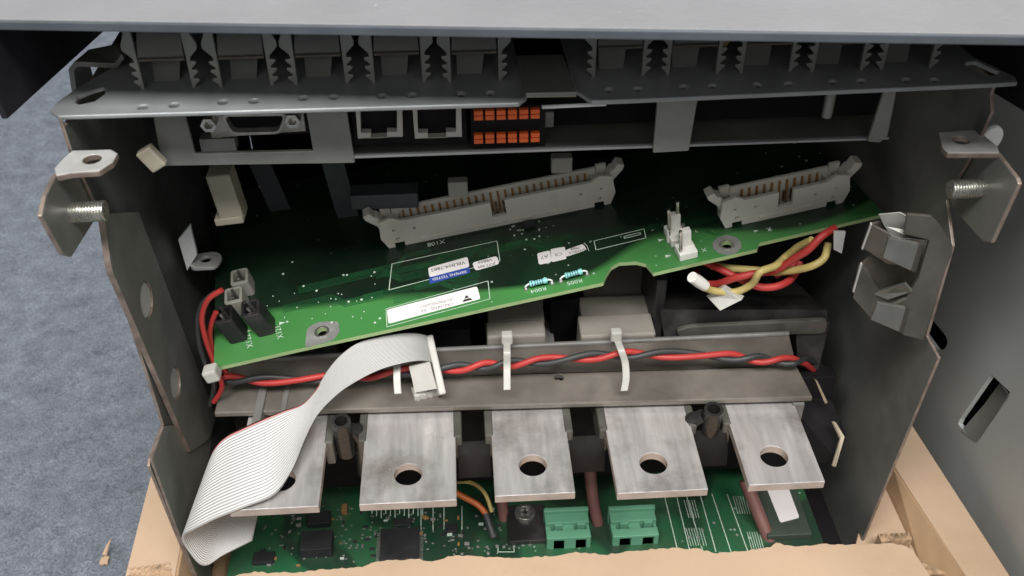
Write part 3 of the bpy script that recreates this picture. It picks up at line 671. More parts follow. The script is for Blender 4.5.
on_board_text('X108', 3.0, 436, 243); on_board_text('R004', 2.4, 538.5, 290, sx=1.1); on_board_text('R005', 2.4, 574.5, 282, sx=1.1)
on_board_text('X121', 3.0, 279, 332, rot=100); on_board_text('X122', 3.0, 249, 341, rot=100); on_board_text('X', 2.6, 704, 250); on_board_text('9', 2.2, 696, 231); on_board_text('X', 2.4, 769, 229)
def lab(pxs, r, mt, z=.10, name='paper_label'):
    pts = bp(pxs); c = sum((Vector(p) for p in pts), Vector((0,0)))/len(pts)
    m_ = MB(); m_.prism(roundpoly(pts, r, 3), z-.06, z, BF); return m_.build(name, mt, bd)
l1 = lab([(428,268),(467.5,257),(469.5,267),(429.5,277.5)], .9, M['label']); on_board_text('V8LB04-7883', 2.25, 448, 266.5, M['ink'], .14, 180, 1.0, 'label_text', l1)
l1['label'] = 'small white label with black code'
l2 = lab([(429,277.6),(469.5,267.1),(470,273),(430,284)], .3, M['blue']); on_board_text('SIEMENS TESTED', 1.75, 449.5, 275.6, M['label'], .14, 180, .95, 'label_text', l2)
l2['label'] = 'blue label with white letters'
l3 = lab([(472,263),(497,256),(499.5,264),(475.5,271)], 1.2, M['label']); on_board_text('V8B04', 1.9, 485, 261.2, M['ink'], .14, 180, 1, 'label_text', l3); on_board_text('JCF7 889', 1.7, 486.5, 265.6, M['ink'], .14, 180, 1, 'label_text', l3)
l4 = lab([(387,310),(477,286.5),(480.5,299),(388.5,324)], .8, M['label']); l4['label'] = 'long white label with grey lines of text and warning triangle'
on_board_text('LAD7MA0V002AF007', 1.9, 437, 303, M['greyink'], .14, 180, .68, 'label_text', l4); on_board_text('CA0154705 - A4', 1.9, 437.5, 307.5, M['greyink'], .14, 180, .85, 'label_text', l4)
m_ = MB(); c = Vector(BF.px(467,298.5)); F2 = BF.at(c.x, c.y, .13, math.pi)
m_.add([F2(-1.8,1.3,0),F2(1.8,1.3,0),F2(1.1,.2,0),F2(-1.1,.2,0)], [(0,1,2,3)]); m_.add([F2(-.9,-.1,0),F2(.9,-.1,0),F2(0,-1.7,0)], [(0,1,2)]); m_.build('warning_triangle', M['ink'], l4)
l5 = lab([(537,253.5),(550,250.5),(552,262),(539,265)], .9, M['label']); on_board_text('A7', 2.4, 544.5, 257, M['greyink'], .14, 180, 1, 'label_text', l5)
l6 = lab([(550.5,249.5),(565,247),(566.5,259),(552,262.5)], .5, M['label'], .17); on_board_text('C8', 2.2, 558.5, 254.5, M['greyink'], .2, 180, 1, 'label_text', l6)
l7 = lab([(565,250.5),(583,244),(587,250),(566,257)], .9, M['label']); on_board_text('7888', 1.6, 575, 248.6, M['ink'], .14, 180, 1, 'label_text', l7); on_board_text('BMXBCA', 1.5, 577, 251.6, M['ink'], .14, 180, 1, 'label_text', l7)
# copper tracks under the mask
M['trace'] = mat('masked_copper_track', (.014,.075,.026), .32, 0, .1, 90); M['trace2'] = mat('masked_copper_track_dark', (.012,.06,.022), .32, 0, .1, 90)
def tracks(frame, runs, z, w, mt, parent, name='copper_track'):
    m_ = MB()
    for pts in runs:
        for a, b in zip(pts, pts[1:]):
            a, b = Vector(a), Vector(b)
            if (b-a).length < .01: continue
            t = (b-a).normalized()*w/2; q = Vector((-t.y, t.x)); m_.add([frame(*(a-t-q),z), frame(*(b+t-q),z), frame(*(b+t+q),z), frame(*(a-t+q),z)], [(0,1,2,3)])
    return m_.build(name, mt, parent)
rt_ = random.Random(11); runs = []
for k in range(16):
    x, y = rt_.uniform(15,190), rt_.uniform(8,36); n_l = rt_.randint(2,5); lx, dx, ly = rt_.uniform(8,30), rt_.uniform(3,10)*rt_.choice((-1,1)), rt_.uniform(4,16)
    for j in range(n_l):
        o_ = j*.8; runs.append([(x,y+o_),(x+lx,y+o_),(x+lx+abs(dx)*.6,y+o_+dx*.6),(x+lx+abs(dx)*.6+ly,y+o_+dx*.6)])
runs = [[p for p in r_ if 3 < p[0] < EL-40 and 3.5 < p[1] < DEP-12 and not (138 < p[0] < 168 and p[1] < 12)] for r_ in runs]
tracks(BF, [r_ for r_ in runs if len(r_) > 1], -.005, .32, M['trace'], bd)
# resistors
def resistor(ua, va, ub, vb):
    a, b = BF.px(ua,va), BF.px(ub,vb); A, B = Vector(a), Vector(b)
    F3 = Fr(BF(*((A+B)/2), 0), (BF(*B)-BF(*A)).normalized(), n_.cross((BF(*B)-BF(*A)).normalized()), n_); L = (B-A).length/2
    m_ = MB(); m_.tube([F3(x,0,1.9) for x in (-3.2,-3.0,-2.3,-1.6,1.6,2.3,3.0,3.2)], [.35,.95,1.15,.85,.85,1.15,.95,.35], 12); r_ = m_.build('resistor', M['resblue'], bd)
    m_ = MB()
    for x in (-2.3,-1.2,-.4,.5,1.3): m_.tube([F3(x-.16,0,1.9),F3(x+.16,0,1.9)], 1.2 if abs(x)>2 else .92, 12)
    m_.build('colour_band', M['resband'], r_)
    m_ = MB(); m_.tube(spline([F3(-L,0,0),F3(-L,0,1.2),F3(-L+1,0,1.9),F3(-3,0,1.9)],4), .32, 6); m_.tube(spline([F3(L,0,0),F3(L,0,1.2),F3(L-1,0,1.9),F3(3,0,1.9)],4), .32, 6); m_.build('lead', M['whitecap'], r_)
    m_ = MB()
    for x in (-L, L): m_.tube([F3(x,0,-.01),F3(x,0,.35),F3(x,0,.7)], [.95,.8,.4], 10)
    m_.build('solder_joint', M['zinc'], r_)
resistor(526,289,552,283); resistor(561,281,587,274)
# box headers with latches
def header(ua, va, ub, vb, H, npin, depth, notch, name='box_header'):
    A, B = BF.px(ua,va), BF.px(ub,vb); a3, b3 = BF(*A), BF(*B)
    ex = (b3-a3).normalized(); F4 = Fr(a3, ex, n_.cross(ex), n_); L = (b3-a3).length
    nc = notch*L; g = 2.6; E = 8.0
    foot = [(1.2,0),(E*.45,0),(E*.45,1.9),(E*.9,1.9),(E*.9,0)]
    front = foot + [(L-E*.9,0),(L-E*.9,1.9),(L-E*.45,1.9),(L-E*.45,0),(L-1.2,0),(L+.8,5),(L,H+1),(L-4.6,H+2.2),(L-E,H+.1),(nc+g,H+.1),(nc+g,H*.42),(nc-g,H*.42),(nc-g,H+.1),(E,H+.1),(4.6,H+2.2),(0,H+1),(-.8,5)]
    Ff = Fr(F4.o, F4.ex, F4.ez, -F4.ey)
    m_ = MB(); m_.prism(front, -1.3, 0, Ff, [circle(4.4,H*.68,.55,10), circle(L-4.4,H*.68,.55,10), circle(E+3.8,H*.62,.6,10), circle(L-E-3.8,H*.62,.6,10), circle(5.2,3.6,.85,8), circle(L-5.2,3.6,.85,8)])
    hd = m_.build(name, M['beige'], bd, .2)
    m_ = MB(); m_.box(E,0.6,0,L-E,depth,2.2,F4).box(E*.6,depth-1.3,0,L-E*.6,depth,H+.9,F4); m_.build('rear_wall', M['beige'], hd, .2)
    for x in (4.2, L-7.2): m_ = MB(); m_.box(x,1.3,2.2,x+3,depth-1.3,H-1,F4); m_.build('end_block', M['beige'], hd, .2)
    for x0_ in (.8, L-4.6): m_ = MB(); m_.box(x0_,depth-1.4,0,x0_+3.8,depth,H+2.0,F4); m_.build('end_post', M['beige'], hd, .2)
    m_ = MB(); m_.box(E+5,-.45,1.2,L-E-5,0.1,2.6,F4); m_.build('front_rib', M['beige'], hd, .15)
    for sgn, x in ((-1, 0.4), (1, L-.4)):      # latches, flared outward
        m_ = MB(); Fl = Fr(F4(x,depth*.5,0), F4.ex*sgn, F4.ez, F4.ey)
        m_.prism([(-2.6,2.5),(-.2,2.5),(1.3,H-2),(4.9,H+1.8),(5.4,H+3.6),(2.9,H+4.6),(1.4,H+2.2),(.6,H+2.2),(-1.2,H-.5)], -2.3, 2.3, Fl); m_.build('latch', M['beige'], hd, .35)
    m_ = MB(); n2 = npin//2; x_a, x_b = E+2.2, L-E-2.2
    for k in range(n2):
        for y_ in (depth*.36, depth*.66):
            x = x_a + (x_b-x_a)*k/(n2-1); m_.box(x-.32,y_-.32,2,x+.32,y_+.32,H*.62,F4)
    m_.build('contact_pins', M['brass'], hd)
    m_ = MB()
    for k in range(n2+1):
        x = x_a + (x_b-x_a)*(k-.5)/(n2-1); m_.box(x-.36,depth-2.0,2,x+.36,depth-1.25,H*.96,F4)
    m_.build('inner_ribs', M['cap'], hd)
header(386,249,614,203,11.5,50,7.8,.505); header(722,229,846,202,11.0,20,7.8,.50)
# white power header with bare pins
def whitehdr():
    a3 = BF(*BF.px(680,262)); ex = (BF(*BF.px(700,257))-a3).normalized(); F5 = Fr(a3, ex, n_.cross(ex), n_)
    m_ = MB(); m_.box(0,0,0,6.4,6,3,F5).box(-.4,7.5,0,5.4,16,3.2,F5); hd = m_.build('power_header', M['white'], bd, .3)
    m_ = MB(); m_.box(1.8,3.6,3,5.4,6.2,9.5,F5).box(1.2,12.6,3,4.8,15.2,9.5,F5).box(-1.0,10,0,.5,12,6,F5); m_.build('lock_wall', M['white'], hd, .3)
    m_ = MB()
    for x, y, t in ((.9,1.8,12.5),(4.2,8.5,9),(-.2,10.5,15),(3.9,13.5,15)): m_.box(x-.5,y-.5,2,x+.5,y+.5,t,F5)
    m_.build('contact_pins', M['pin'], hd, .15)
whitehdr()
# left: pair of small beige headers with pins and black plugs
def small_left(u, v, mt, name, ln, hgt, lean):
    a3 = BF(*BF.px(u,v)); F6 = Fr(a3, e_, d_, (n_ + e_*lean[0] + d_*lean[1]).normalized())
    m_ = MB(); m_.prism(roundpoly([(0,0),(6.2,0),(6.2,ln),(0,ln)], 1.3, 3), 0, hgt, F6, [roundpoly([(1,1.6),(5.2,1.6),(5.2,ln-1),(1,ln-1)], .5, 2)])
    hd = m_.build(name, mt, bd, .25)
    m_ = MB()
    for y in (ln*.3, ln*.7): m_.box(2.7,y-.45,0,3.6,y+.45,hgt*1.15,F6)
    m_.build('contact_pins', M['pin'], hd)
    return hd
small_left(230,345,M['blackp'],'black_socket',8,10,(-.25,.15)); small_left(258,338,M['blackp'],'black_socket',8,10,(-.3,.15))
small_left(232,318,M['tie_grey'],'small_header',8,6.5,(-.1,.05)); small_left(238,299,M['tie_grey'],'small_header',8,6.5,(-.1,.05))
# small transistor and solder points near the middle, and stray parts behind
c = BF.px(529,226); m_ = MB(); m_.box(c[0]-2,c[1]-1.6,.02,c[0]+2,c[1]+1.6,1.6,BF); m_.build('transistor', M['chip'], bd, .2)
m_ = MB()
for k in range(16):
    u, v = 509+random.random()*34, 219+random.random()*22; c = BF.px(u,v); m_.tube([BF(c[0],c[1],0),BF(c[0],c[1],.2)], .38, 7)
for k in range(34):
    u, v = 262+random.random()*120, 262+random.random()*62; c = BF.px(u,v); m_.tube([BF(c[0],c[1],0),BF(c[0],c[1],.15)], random.choice((.2,.25,.45)), 6)
m_.build('solder_point', M['silk'], bd)

# ------------------------------------------------------------------ bus bars
ZB = -251.5; labels = ['flat metal busbar partly covered by the white ribbon cable', 'flat metal busbar right of the ribbon cable, second from left',
      'middle flat metal busbar of the five, above first green terminal', 'flat metal busbar in front of the curved cable tie, fourth from left', 'rightmost flat metal busbar beside the right steel wall']
tips = [((232,518),(320,512)),((360,513),(457,505)),((495,503),(575,499)),((617,501),(707,495)),((748,493),(823,487))]
hp = [(281,483),(408,477),(533,468),(654,466),(775,459)]
tipz = ZB-3.2
bars = []
for i, ((a, b), h) in enumerate(zip(tips, hp)):
    xa, xb = on('z',*a,tipz).x, on('z',*b,tipz).x; yf = (on('z',*a,tipz).y + on('z',*b,tipz).y)/2
    hc = on('z',*h,ZB)
    if i == 0: xa -= .5
    pts = [(xa,yf),(xb,yf),(xb,300),(xa,300)]
    mb = MB(); mb.prism(pts, tipz, ZB, WF, [circle(hc.x,hc.y+1.2,4.6,36)])
    o = mb.build('busbar', [M['bar'], M['bar_edge']], None, .25)
    for pgn in o.data.polygons:
        if abs(pgn.normal.z) < .5: pgn.material_index = 1
    tag(o, labels[i], 'busbar', 'five flat busbars across the drive'); bars.append((xa,xb,yf))

# ------------------------------------------------------------------ rail over the busbars
rl = thing('cable_rail', (14, 256, -253), 'grey angle rail across the busbars carrying the twisted wires', 'rail')
ZL = -247.5
mb = MB()
l0 = [on('z',u,v,ZL) for u,v in ((222,382),(797,366),(813,397),(214,413))]
hh = on('z',559,377,ZL)
mb.prism([p.xy[:] for p in l0], -2.2, 0, Fr((0,0,ZL)), [circle(hh.x,hh.y,1.7,18)]); mb.build('ledge', M['rail'], rl, .5)
w0 = (on('z',222,382,ZL).y + on('z',797,366,ZL).y)/2
mb = MB(); mb.prism([on('y',u,v,w0).xz[:] for u,v in ((222,384),(230,363),(428,352),(789,335),(797,368))], -1.6, 0, fy(w0)); mb.build('web', M['rail'], rl, .3)
mb = MB(); A = [on('y',u,v,w0) for u,v in ((230,363),(428,352),(789,335))]; mb.tube([p+Vector((0,.8,0)) for p in A], 1.0, 8); mb.build('rolled_edge', M['greyp'], rl)

# ------------------------------------------------------------------ dividers between the bars, pillars
hld = thing('busbar_holder', (20, 262, -275), 'dark plastic holder with open pockets between the busbar roots', 'holder')
for i in range(4):
    xa, xb = bars[i][1], bars[i+1][0]
    for x, s_ in ((xa,1),(xb,-1)):
        mb = MB(); mb.box(min(x-.8*s_,x+2.2*s_),239.5,-262,max(x-.8*s_,x+2.2*s_),262,ZB+.35); mb.build('cheek', M['cheek'], hld, .7)
    if i:
        mb = MB(); A = [Vector((xa+.6,y,z)) for y,z in ((241,-255.5),(238,-257),(235.5,-260.5),(234.5,-266))]; B = [Vector((xb-.6,p.y,p.z)) for p in A]
        mb.strip(A, B, 1.4); mb.build('trough', M['trough'], hld)
x5 = bars[4][1]
mb = MB(); mb.box(x5-1,247,-262,x5+3.5,266,ZB+1); mb.build('cheek', M['greyp'], hld, .6)
mb = MB(); mb.box(bars[0][0]-8,262,-300,x5+20,268,-252.5); mb.build('back_bar', M['black'], hld, .4)
mb = MB(); xq = bars[0][0]; mb.box(xq+3,246,-253,xq+6,270,-246.5).box(xq+12,246,-253,xq+14,270,-247); mb.build('cheek', M['greyp'], hld, .4)
def pillar(u, v, lbl, w=1):
    top = on('z',u,v,-244); t = thing('plastic_pillar', (top.x, top.y, -285), lbl, 'pillar', 'hollow plastic pillars between busbars')
    m_ = MB(); m_.ring(top+Vector((0,1.5,-17)), top, 3.3, 2.2, 26, 7); m_.build('tube', M['gloss'], t)
    m_ = MB(); m_.tube([top+Vector((1.5,2,-6)),top+Vector((4,3,-8)),top+Vector((5.5,3.5,-12)),top+Vector((5.5,3.5,-30))] if w>0 else [top+Vector((-2.5,2,-5)),top+Vector((-6,3,-8)),top+Vector((-6.5,3.5,-12)),top+Vector((-5,3.5,-30))], [2.4,3.0,3.2,3.2], 12); m_.build('gusset', M['gloss'], t)
pillar(341,421,'black hollow plastic pillar between the two leftmost busbars',1)
pillar(714,409,'black hollow plastic pillar between the two rightmost busbars',-1)

# ------------------------------------------------------------------ blocks behind the rail
mod = thing('power_block', (20, 300, -300), 'stepped grey power block behind the rail under the loose board', 'power block')
def yblock(pxa, pxb, y, dy, mt, name, bev=.6):
    a, b = on('y',*pxa,y), on('y',*pxb,y); m_ = MB(); m_.box(min(a.x,b.x), y, min(a.z,b.z), max(a.x,b.x), y+dy, max(a.z,b.z)); return m_.build(name, mt, mod, bev)
def stair(ua, ub, vs, ys):
    for v, y, y2 in zip(vs, ys, ys[1:]+[ys[-1]+24]):
        a, b = on('y',ua,v,y), on('y',ub,v,y); m_ = MB(); z_ = (a.z+b.z)/2; m_.box(a.x+(y-ys[0])*.05, y, z_-14, b.x-(y-ys[0])*.05, y2-.1, z_); m_.build('step', M['step'], mod, .8)
stair(487,546,(336,321,303),[268,277,288]); stair(581,656,(335,322,300),[268,280,296])
yblock((395,352),(470,330),276,20,M['black'],'step'); yblock((550,350),(580,300),292,20,M['black'],'step')
yblock((650,350),(668,280),276,26,M['blackp'],'side_cheek')
a = on('y',660,338,274); 
m_ = MB(); A = [on('y',u,v,y) for u,v,y in ((664,336,273),(660,312,274),(664,288,300))]; B = [on('y',u,v,y) for u,v,y in ((828,330,273),(826,312,274),(795,284,300))]; m_.strip(A, B, 2, False); m_.build('tray_top', M['blackp'], mod)
m_ = MB(); m_.prism(roundpoly([on('y',u,v,270).xz[:] for u,v in ((676,331),(690,327),(828,320),(826,334),(680,338))], 2), -2, 0, fy(270)); m_.build('tray_ledge', M['cheek'], mod, .4)
quad([P(796,330,272),P(830,322,272),P(818,372,266),P(798,366,266)], 2, M['blackp'], 'tray_side', mod)
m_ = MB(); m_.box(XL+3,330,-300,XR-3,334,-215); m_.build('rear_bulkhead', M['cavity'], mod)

# ------------------------------------------------------------------ wires
def wire_path(px, f): return spline([f(u,v) for u, v in px], 10)
def twist(center, r, off, turns, phase, flat=1.0):
    n = len(center); L = [0]
    for i in range(1,n): L.append(L[-1] + (center[i]-center[i-1]).length)
    out = []
    for i in range(n):
        t = (center[min(i+1,n-1)] - center[max(i-1,0)]).normalized(); up = Vector((0,0,1)); a = t.cross(up).normalized(); b = a.cross(t)
        f_ = L[i]/L[-1]; g = phase + 2*math.pi*(turns*f_ + .16*math.sin(11*f_+1) + .09*math.sin(27*f_)); out.append(center[i] + a*math.cos(g)*off*flat + b*math.sin(g)*off)
    return out
ctr = spline([on('y',u,v,w0-5.5) for u,v in ((222,379),(262,380),(320,379),(400,372),(470,367),(540,361),(620,355),(700,355),(770,360),(794,361))], 14)
ctr = [Vector((p.x,p.y,max(p.z, ZL+2.6))) for p in ctr]
for nm, mt, ph, lb in (('red_wire','red',.3,'red wire twisted with a black one along the rail'), ('black_wire','blackw',.3+math.pi,'black wire twisted with a red one along the rail')):
    mb = MB(); mb.tube(twist(ctr, 1.3, 1.25, 7.4, ph, .75) + spline([on('y',u,v,w0+y) for u,v,y in (((806,364,-2),(816,374,2),(817,388,8),(812,398,14)) if mt == 'red' else ((806,358,-1),(820,366,4),(826,380,10),(822,392,16)))], 5), 1.12, 10); tag(mb.build(nm, M[mt]), lb, 'wire', 'twisted pair along the rail')
# loop of red and black wire beside the left wall
for nm, mt, off, lb in (('red_wire','red',0,'red wire looping up beside the left end of the loose board'),('black_wire','blackw',1,'black wire looping up beside the left end of the loose board'),('red_wire','red',2,'second red wire curving tightly behind the black socket')):
    pts = [[(214,402),(222,386),(214,362),(206,340),(202,318),(208,300),(222,290)],[(210,405),(214,385),(206,366),(199,342),(198,318),(204,302),(216,292)],[(226,372),(214,352),(210,336),(212,322),(216,312)]][off]
    mb = MB(); mb.tube(wire_path(pts, lambda u,v: on('y',u,v,258+off*1.5)), .9, 10); tag(mb.build(nm, M[mt]), lb, 'wire')
# bundle hanging under the right of the board
def bund(pts, mt, nm, lb, r=1.3):
    mb = MB(); mb.tube(spline([on('y',u,v,y) for u,v,y in pts], 10), r, 12); tag(mb.build(nm, M[mt]), lb, 'wire', 'red and yellow wires under the board')
bund([(728,256,282),(700,262,280),(680,263,276),(672,255,290)], 'yellow','yellow_wire','yellow wire coming out directly below the white power header')
bund([(835,228,268),(822,236,265),(808,250,264),(795,258,266),(776,270,269),(758,273,266),(735,278,267),(716,284,272),(700,282,278),(696,272,290)],'red','red_wire','upper red wire passing diagonally across the yellow wires')
bund([(812,240,266),(798,247,270),(784,258,272),(775,266,266),(760,272,262),(752,284,264),(735,292,266),(715,291,266),(703,287,265)],'yellow','yellow_wire','yellow wire ending in the white ferrule')
bund([(828,244,268),(824,258,264),(812,266,263),(795,270,267),(775,272,272),(755,270,275),(730,268,276),(712,266,280)],'yellow','yellow_wire','yellow wire curling round at the right end of the bundle')
bund([(800,262,274),(792,278,270),(778,286,266),(760,287,267),(742,280,270),(722,270,274),(705,262,280)],'red','red_wire','lowest red wire bulging beneath the bundle')
bund([(797,246,276),(796,256,276),(792,266,274),(775,275,272)],'red','red_wire','short red wire dropping from the board into the bundle')
mb = MB(); a, b = on('y',692,277,262), on('y',705,286,264); mb.tube([a,a.lerp(b,.5),b], [1.9,2.1,1.9], 14); tag(mb.build('white_ferrule', M['white']), 'white printed sleeve on the end of a yellow wire', 'sleeve')
o = quad([P(706,296,268),P(722,288,266),P(742,300,262),P(720,311,262)], 3, M['tie'], 'plug_tab', None); tag(o, 'pale plastic tab hanging below the yellow wires', 'plastic tab')
# node with tie at the lower left corner of the board
mb = MB(); q = on('y',212,373,247); mb.box(-2.4,-2.5,-2.4,2.4,2.5,2.4, Fr(q,(.96,0,.28),(0,1,0),(-.28,0,.96))); tag(mb.build('tie_block', M['tie'], None, .8), 'small beige block at the lower left corner of the loose board', 'tie block')
# white plug and faint cables deep in the cavity
mb = MB(); q = on('y',227,192,272); F7 = Fr(q,(.99,0,.1),(0,1,0),(-.1,0,.99)); mb.box(-3.8,-4,-8.5,3.8,4,8.5,F7); pl = mb.build('housing', M['dimbeige'], thing('white_plug', tuple(on('y',227,215,272)), 'beige plug housing hanging in the dark below the serial port', 'plug'), .6)
mb = MB(); mb.box(-5.6,-4.5,-9.6,3.6,4.4,-7,F7); mb.build('plug_foot', M['dimbeige'], pl.parent, .5)
for k, (u0, u1, y) in enumerate(((243,296,330),(318,352,320))):
    a, b = on('y',u0,150,y), on('y',u1,255,y); mb = MB()
    mb.strip([a, a.lerp(b,.5)+Vector((0,-3,0)), b], [a+Vector((8,0,0)), a.lerp(b,.5)+Vector((8,-3,0)), b+Vector((8,0,0))], 1, True)
    tag(mb.build('flat_cable', M['cavgrey']), ['dim grey flat cable hanging behind the beige plug','dim grey flat cable hanging left of the long pin header'][k], 'flat cable', 'dim flat cables in the cavity')
for k, (u0, u1) in enumerate(((480,496),(506,520))):
    a, b = on('y',u0,150,352), on('y',u1,205,352); mb = MB(); mb.tube([a,b], 3.2, 14)
    o = tag(mb.build('black_cable', M['blackp']), ['thick black printed cable behind the long header, left one','thick black printed cable behind the long header, right one'][k], 'cable', 'black printed cables')
    ax = (b-a).normalized(); text('08FI 21M 47 08FI 21M', 2.2, Fr(a.lerp(b,.45)+Vector((0,-3.35,0)), -ax, Vector((0,-1,0)).cross(-ax), Vector((0,-1,0))), M['silk'], 'cable_print', o)
for u, v, w_ in ((458,190,3.4),(562,166,3.6)):
    q = on('y',u,v,292); mb = MB(); mb.box(q.x-w_,q.y,q.z-3,q.x+w_,q.y+4,q.z+3); tag(mb.build('connector_tab', M['tie_grey'], None, .5), 'dim pale connector tab behind the %s of the long header' % ('left half' if u < 500 else 'right half'), 'connector tab')
mb = MB(); q = on('y',390,202,300); mb.box(q.x-14,q.y,q.z-3,q.x+10,q.y+8,q.z+3, ); tag(mb.build('dark_connector', M['cavgrey'], None, .5), 'dark connector strip behind the left latch of the long header', 'connector')
mb = MB(); q = on('y',988,136,262); q.x = on('y',988,136,262).x
mb.prism(circle(0,0,3.4,24,4.6), 0, 2.4, Fr(on('y',988,137,256),(.96,0,-.28),(.28,0,.96),(0,-1,0))); tag(mb.build('oval_plug', M['whitecap'], None, .9, seg=4), 'bright white oval plug behind the right ear of the chassis', 'plug')

# ------------------------------------------------------------------ cable ties on the rail
def tie(lbl, strap, head, pad):
    t = thing('cable_tie', tuple(on('y',*pad[:2],w0-12)), lbl, 'cable tie', 'cable ties on the rail')
    pts = spline([on('y',u,v,y) for u,v,y in strap], 6)
    m_ = MB(); m_.strip([p+Vector((-1.25,0,0)) for p in pts], [p+Vector((1.25,0,0)) for p in pts], .9); m_.build('strap', M['tie'], t, .2)
    q = on('y',*head,strap[0][2]); m_ = MB(); m_.box(q.x-2,q.y-1.6,q.z-2.2,q.x+2,q.y+1.8,q.z+2.2); m_.build('head', M['tie'], t, .7)
    if pad[2]:
        q = on('z',pad[0],pad[1],ZB+.1); m_ = MB(); m_.prism(rrect(q.x-5.2,q.y-2.2,q.x+5.2,q.y+5,1.2), ZB, ZB+1.5, WF); m_.build('foot', M['tie_grey'], t, .5)
tie('straight pale cable tie on the rail above the middle busbar', [(507,343,w0-2),(507,352,w0-8),(507,364,w0-9.5),(507,378,w0-13),(507,390,w0-16)], (507,338), (507,388,0))
tie('curved pale cable tie on the rail left of the fourth busbar', [(617,340,w0-2),(621,350,w0-8),(625,362,w0-9.5),(626,378,w0-13),(624,391,w0-16)], (616,335), (622,399,1))
tie('pale cable tie half hidden under the ribbon cable arch', [(397,352,w0-2),(397,366,w0-8),(397,380,w0-12),(398,394,w0-16)], (397,350), (397,400,1))

# ------------------------------------------------------------------ ribbon cable
rc = thing('ribbon_cable', tuple(on('z',240,500,-262)), 'white ribbon cable with a red edge arching over the leftmost busbar', 'ribbon cable')
ST = [ # (A u,v,z) red/outer edge, (B u,v,z) other edge
 ((432,352,-240),(441,392,-250)), ((433,341,-233),(439,376,-243)), ((424,335,-226),(433,364,-236)), ((406,333,-222),(420,361,-231)), ((384,336,-221),(400,364,-229)),
 ((360,342,-222),(377,371,-230)), ((342,354,-225),(352,384,-234)), ((328,370,-229),(334,397,-238)), ((316,390,-234),(316,416,-242)), ((303,404,-238),(303,442,-246)),
 ((284,411,-240),(292,470,-248)), ((262,420,-242),(275,494,-248.5)), ((242,429,-244),(245,507,-250)), ((228,436,-246),(215,519,-255)), ((217,447,-249),(193,530,-261)), ((209,466,-256),(183,537,-268)),
 ((207,492,-266),(188,550,-276)), ((212,510,-276),(204,566,-284)), ((232,505,-280),(224,555,-286)), ((262,498,-281),(252,541,-287))]
A = spline([on('z',*s[0]) for s in ST], 5); B = spline([on('z',*s[1]) for s in ST], 5)
NB = 27; n = len(A)
me_v = []; 
for i in range(n):
    for k in range(NB):
        t = k/(NB-1); me_v.append(A[i].lerp(B[i], t) + Vector((0,0,.25*math.sin(t*math.pi))))
fs = [(i*NB+k, i*NB+k+1, (i+1)*NB+k+1, (i+1)*NB+k) for i in range(n-1) for k in range(NB-1)]
L0 = ROOT[rc.name]; me = bpy.data.meshes.new('ribbon'); me.from_pydata([Wd(p)-L0 for p in me_v], [], fs)
uvl = me.uv_layers.new(name='UVMap')
for pgn in me.polygons:
    pgn.use_smooth = True
    for li in pgn.loop_indices:
        vi = me.loops[li].vertex_index; uvl.data[li].uv = ((vi//NB)/n, (vi % NB)/(NB-1))
me.materials.append(M['ribbon']); ro = bpy.data.objects.new('ribbon', me); col.objects.link(ro); ro.parent = rc
sm_ = ro.modifiers.new('thickness', 'SOLIDIFY'); sm_.thickness = .0009; sm_.offset = 0
# socket on the end
a, b = on('z',430,338,-228), on('z',441,386,-240); ax = (b-a).normalized(); up = Vector((0,0,1)); rt = ax.cross(up).normalized(); up2 = rt.cross(ax)
F8 = Fr(a, ax, rt*-1, up2); L = (b-a).length
mb = MB(); mb.box(-1,-1.3,-6,L+3,1.2,.9,F8); so = mb.build('socket', M['socket'], rc, .6)
mb = MB(); q = on('z',427,390,-246); rx = (on('z',441,387,-246)-on('z',414,394,-246)).normalized(); F9 = Fr(q, rx, Vector((0,0,1)).cross(rx), (0,0,1))
mb.box(-5.2,-2.2,-2.2,4.8,2.4,1.0,F9).box(-5.0,-2.0,1.0,-.4,1.6,1.7,F9); mb.build('socket_clamp', M['socket'], rc, .5)
for k in range(4):
    mb = MB(); mb.box(-4.4+k*2.3,-2.6,-1.6,-3.4+k*2.3,-2.15,.4,F9); mb.build('clamp_rib', M['tie'], so)
yq = q.y-3.5
mb = MB(); mb.strip([on('y',409,366,yq+3), on('y',412,378,yq+1.5), on('y',415,392,yq)], [on('y',430,362,yq+3), on('y',433,374,yq+1.5), on('y',437,388,yq)], .9); mb.build('ribbon_tail', M['socket'], rc)

# ------------------------------------------------------------------ lower circuit board
ZP = -316.0
lb = thing('lower_circuit_board', (20, 270, ZP-2), 'green circuit board with small chips lying under the busbars', 'circuit board')
PF = Fr((0,0,ZP))
mb = MB(); mb.box(-96,232,ZP-1.6,132,340,ZP); o = mb.build('board', M['pcb2'], lb)
def pz(u,v): return on('z',u,v,ZP)
def comp(u, v, w, d, h, mt, name):
    q = pz(u,v); m_ = MB(); m_.box(q.x-w/2,q.y-d/2,ZP+.02,q.x+w/2,q.y+d/2,ZP+h); return m_.build(name, M[mt], lb, .15)
c_ = comp(400,546,15,15,1.6,'chip','chip')
for s_ in (-1,1):
    m_ = MB(); q = pz(400,546)
    for k in range(14): m_.box(q.x+s_*7.4,q.y-6.6+k,ZP,q.x+s_*9.0,q.y-6.2+k,ZP+.5)
    m_.build('chip_legs', M['pin'], c_)
comp(403,524,7,3.4,1.4,'chip','chip'); comp(318,548,12,9,5,'chip','relay'); comp(320,522,9,6,3,'chip','chip'); comp(451,530,5,4,1.5,'chip','chip'); comp(345,512,2.2,3.5,3,'cap','capacitor')
comp(264,560,8,5,2,'chip','chip'); comp(297,508,6,4,1.5,'chip','chip')
rnd = random.Random(3)
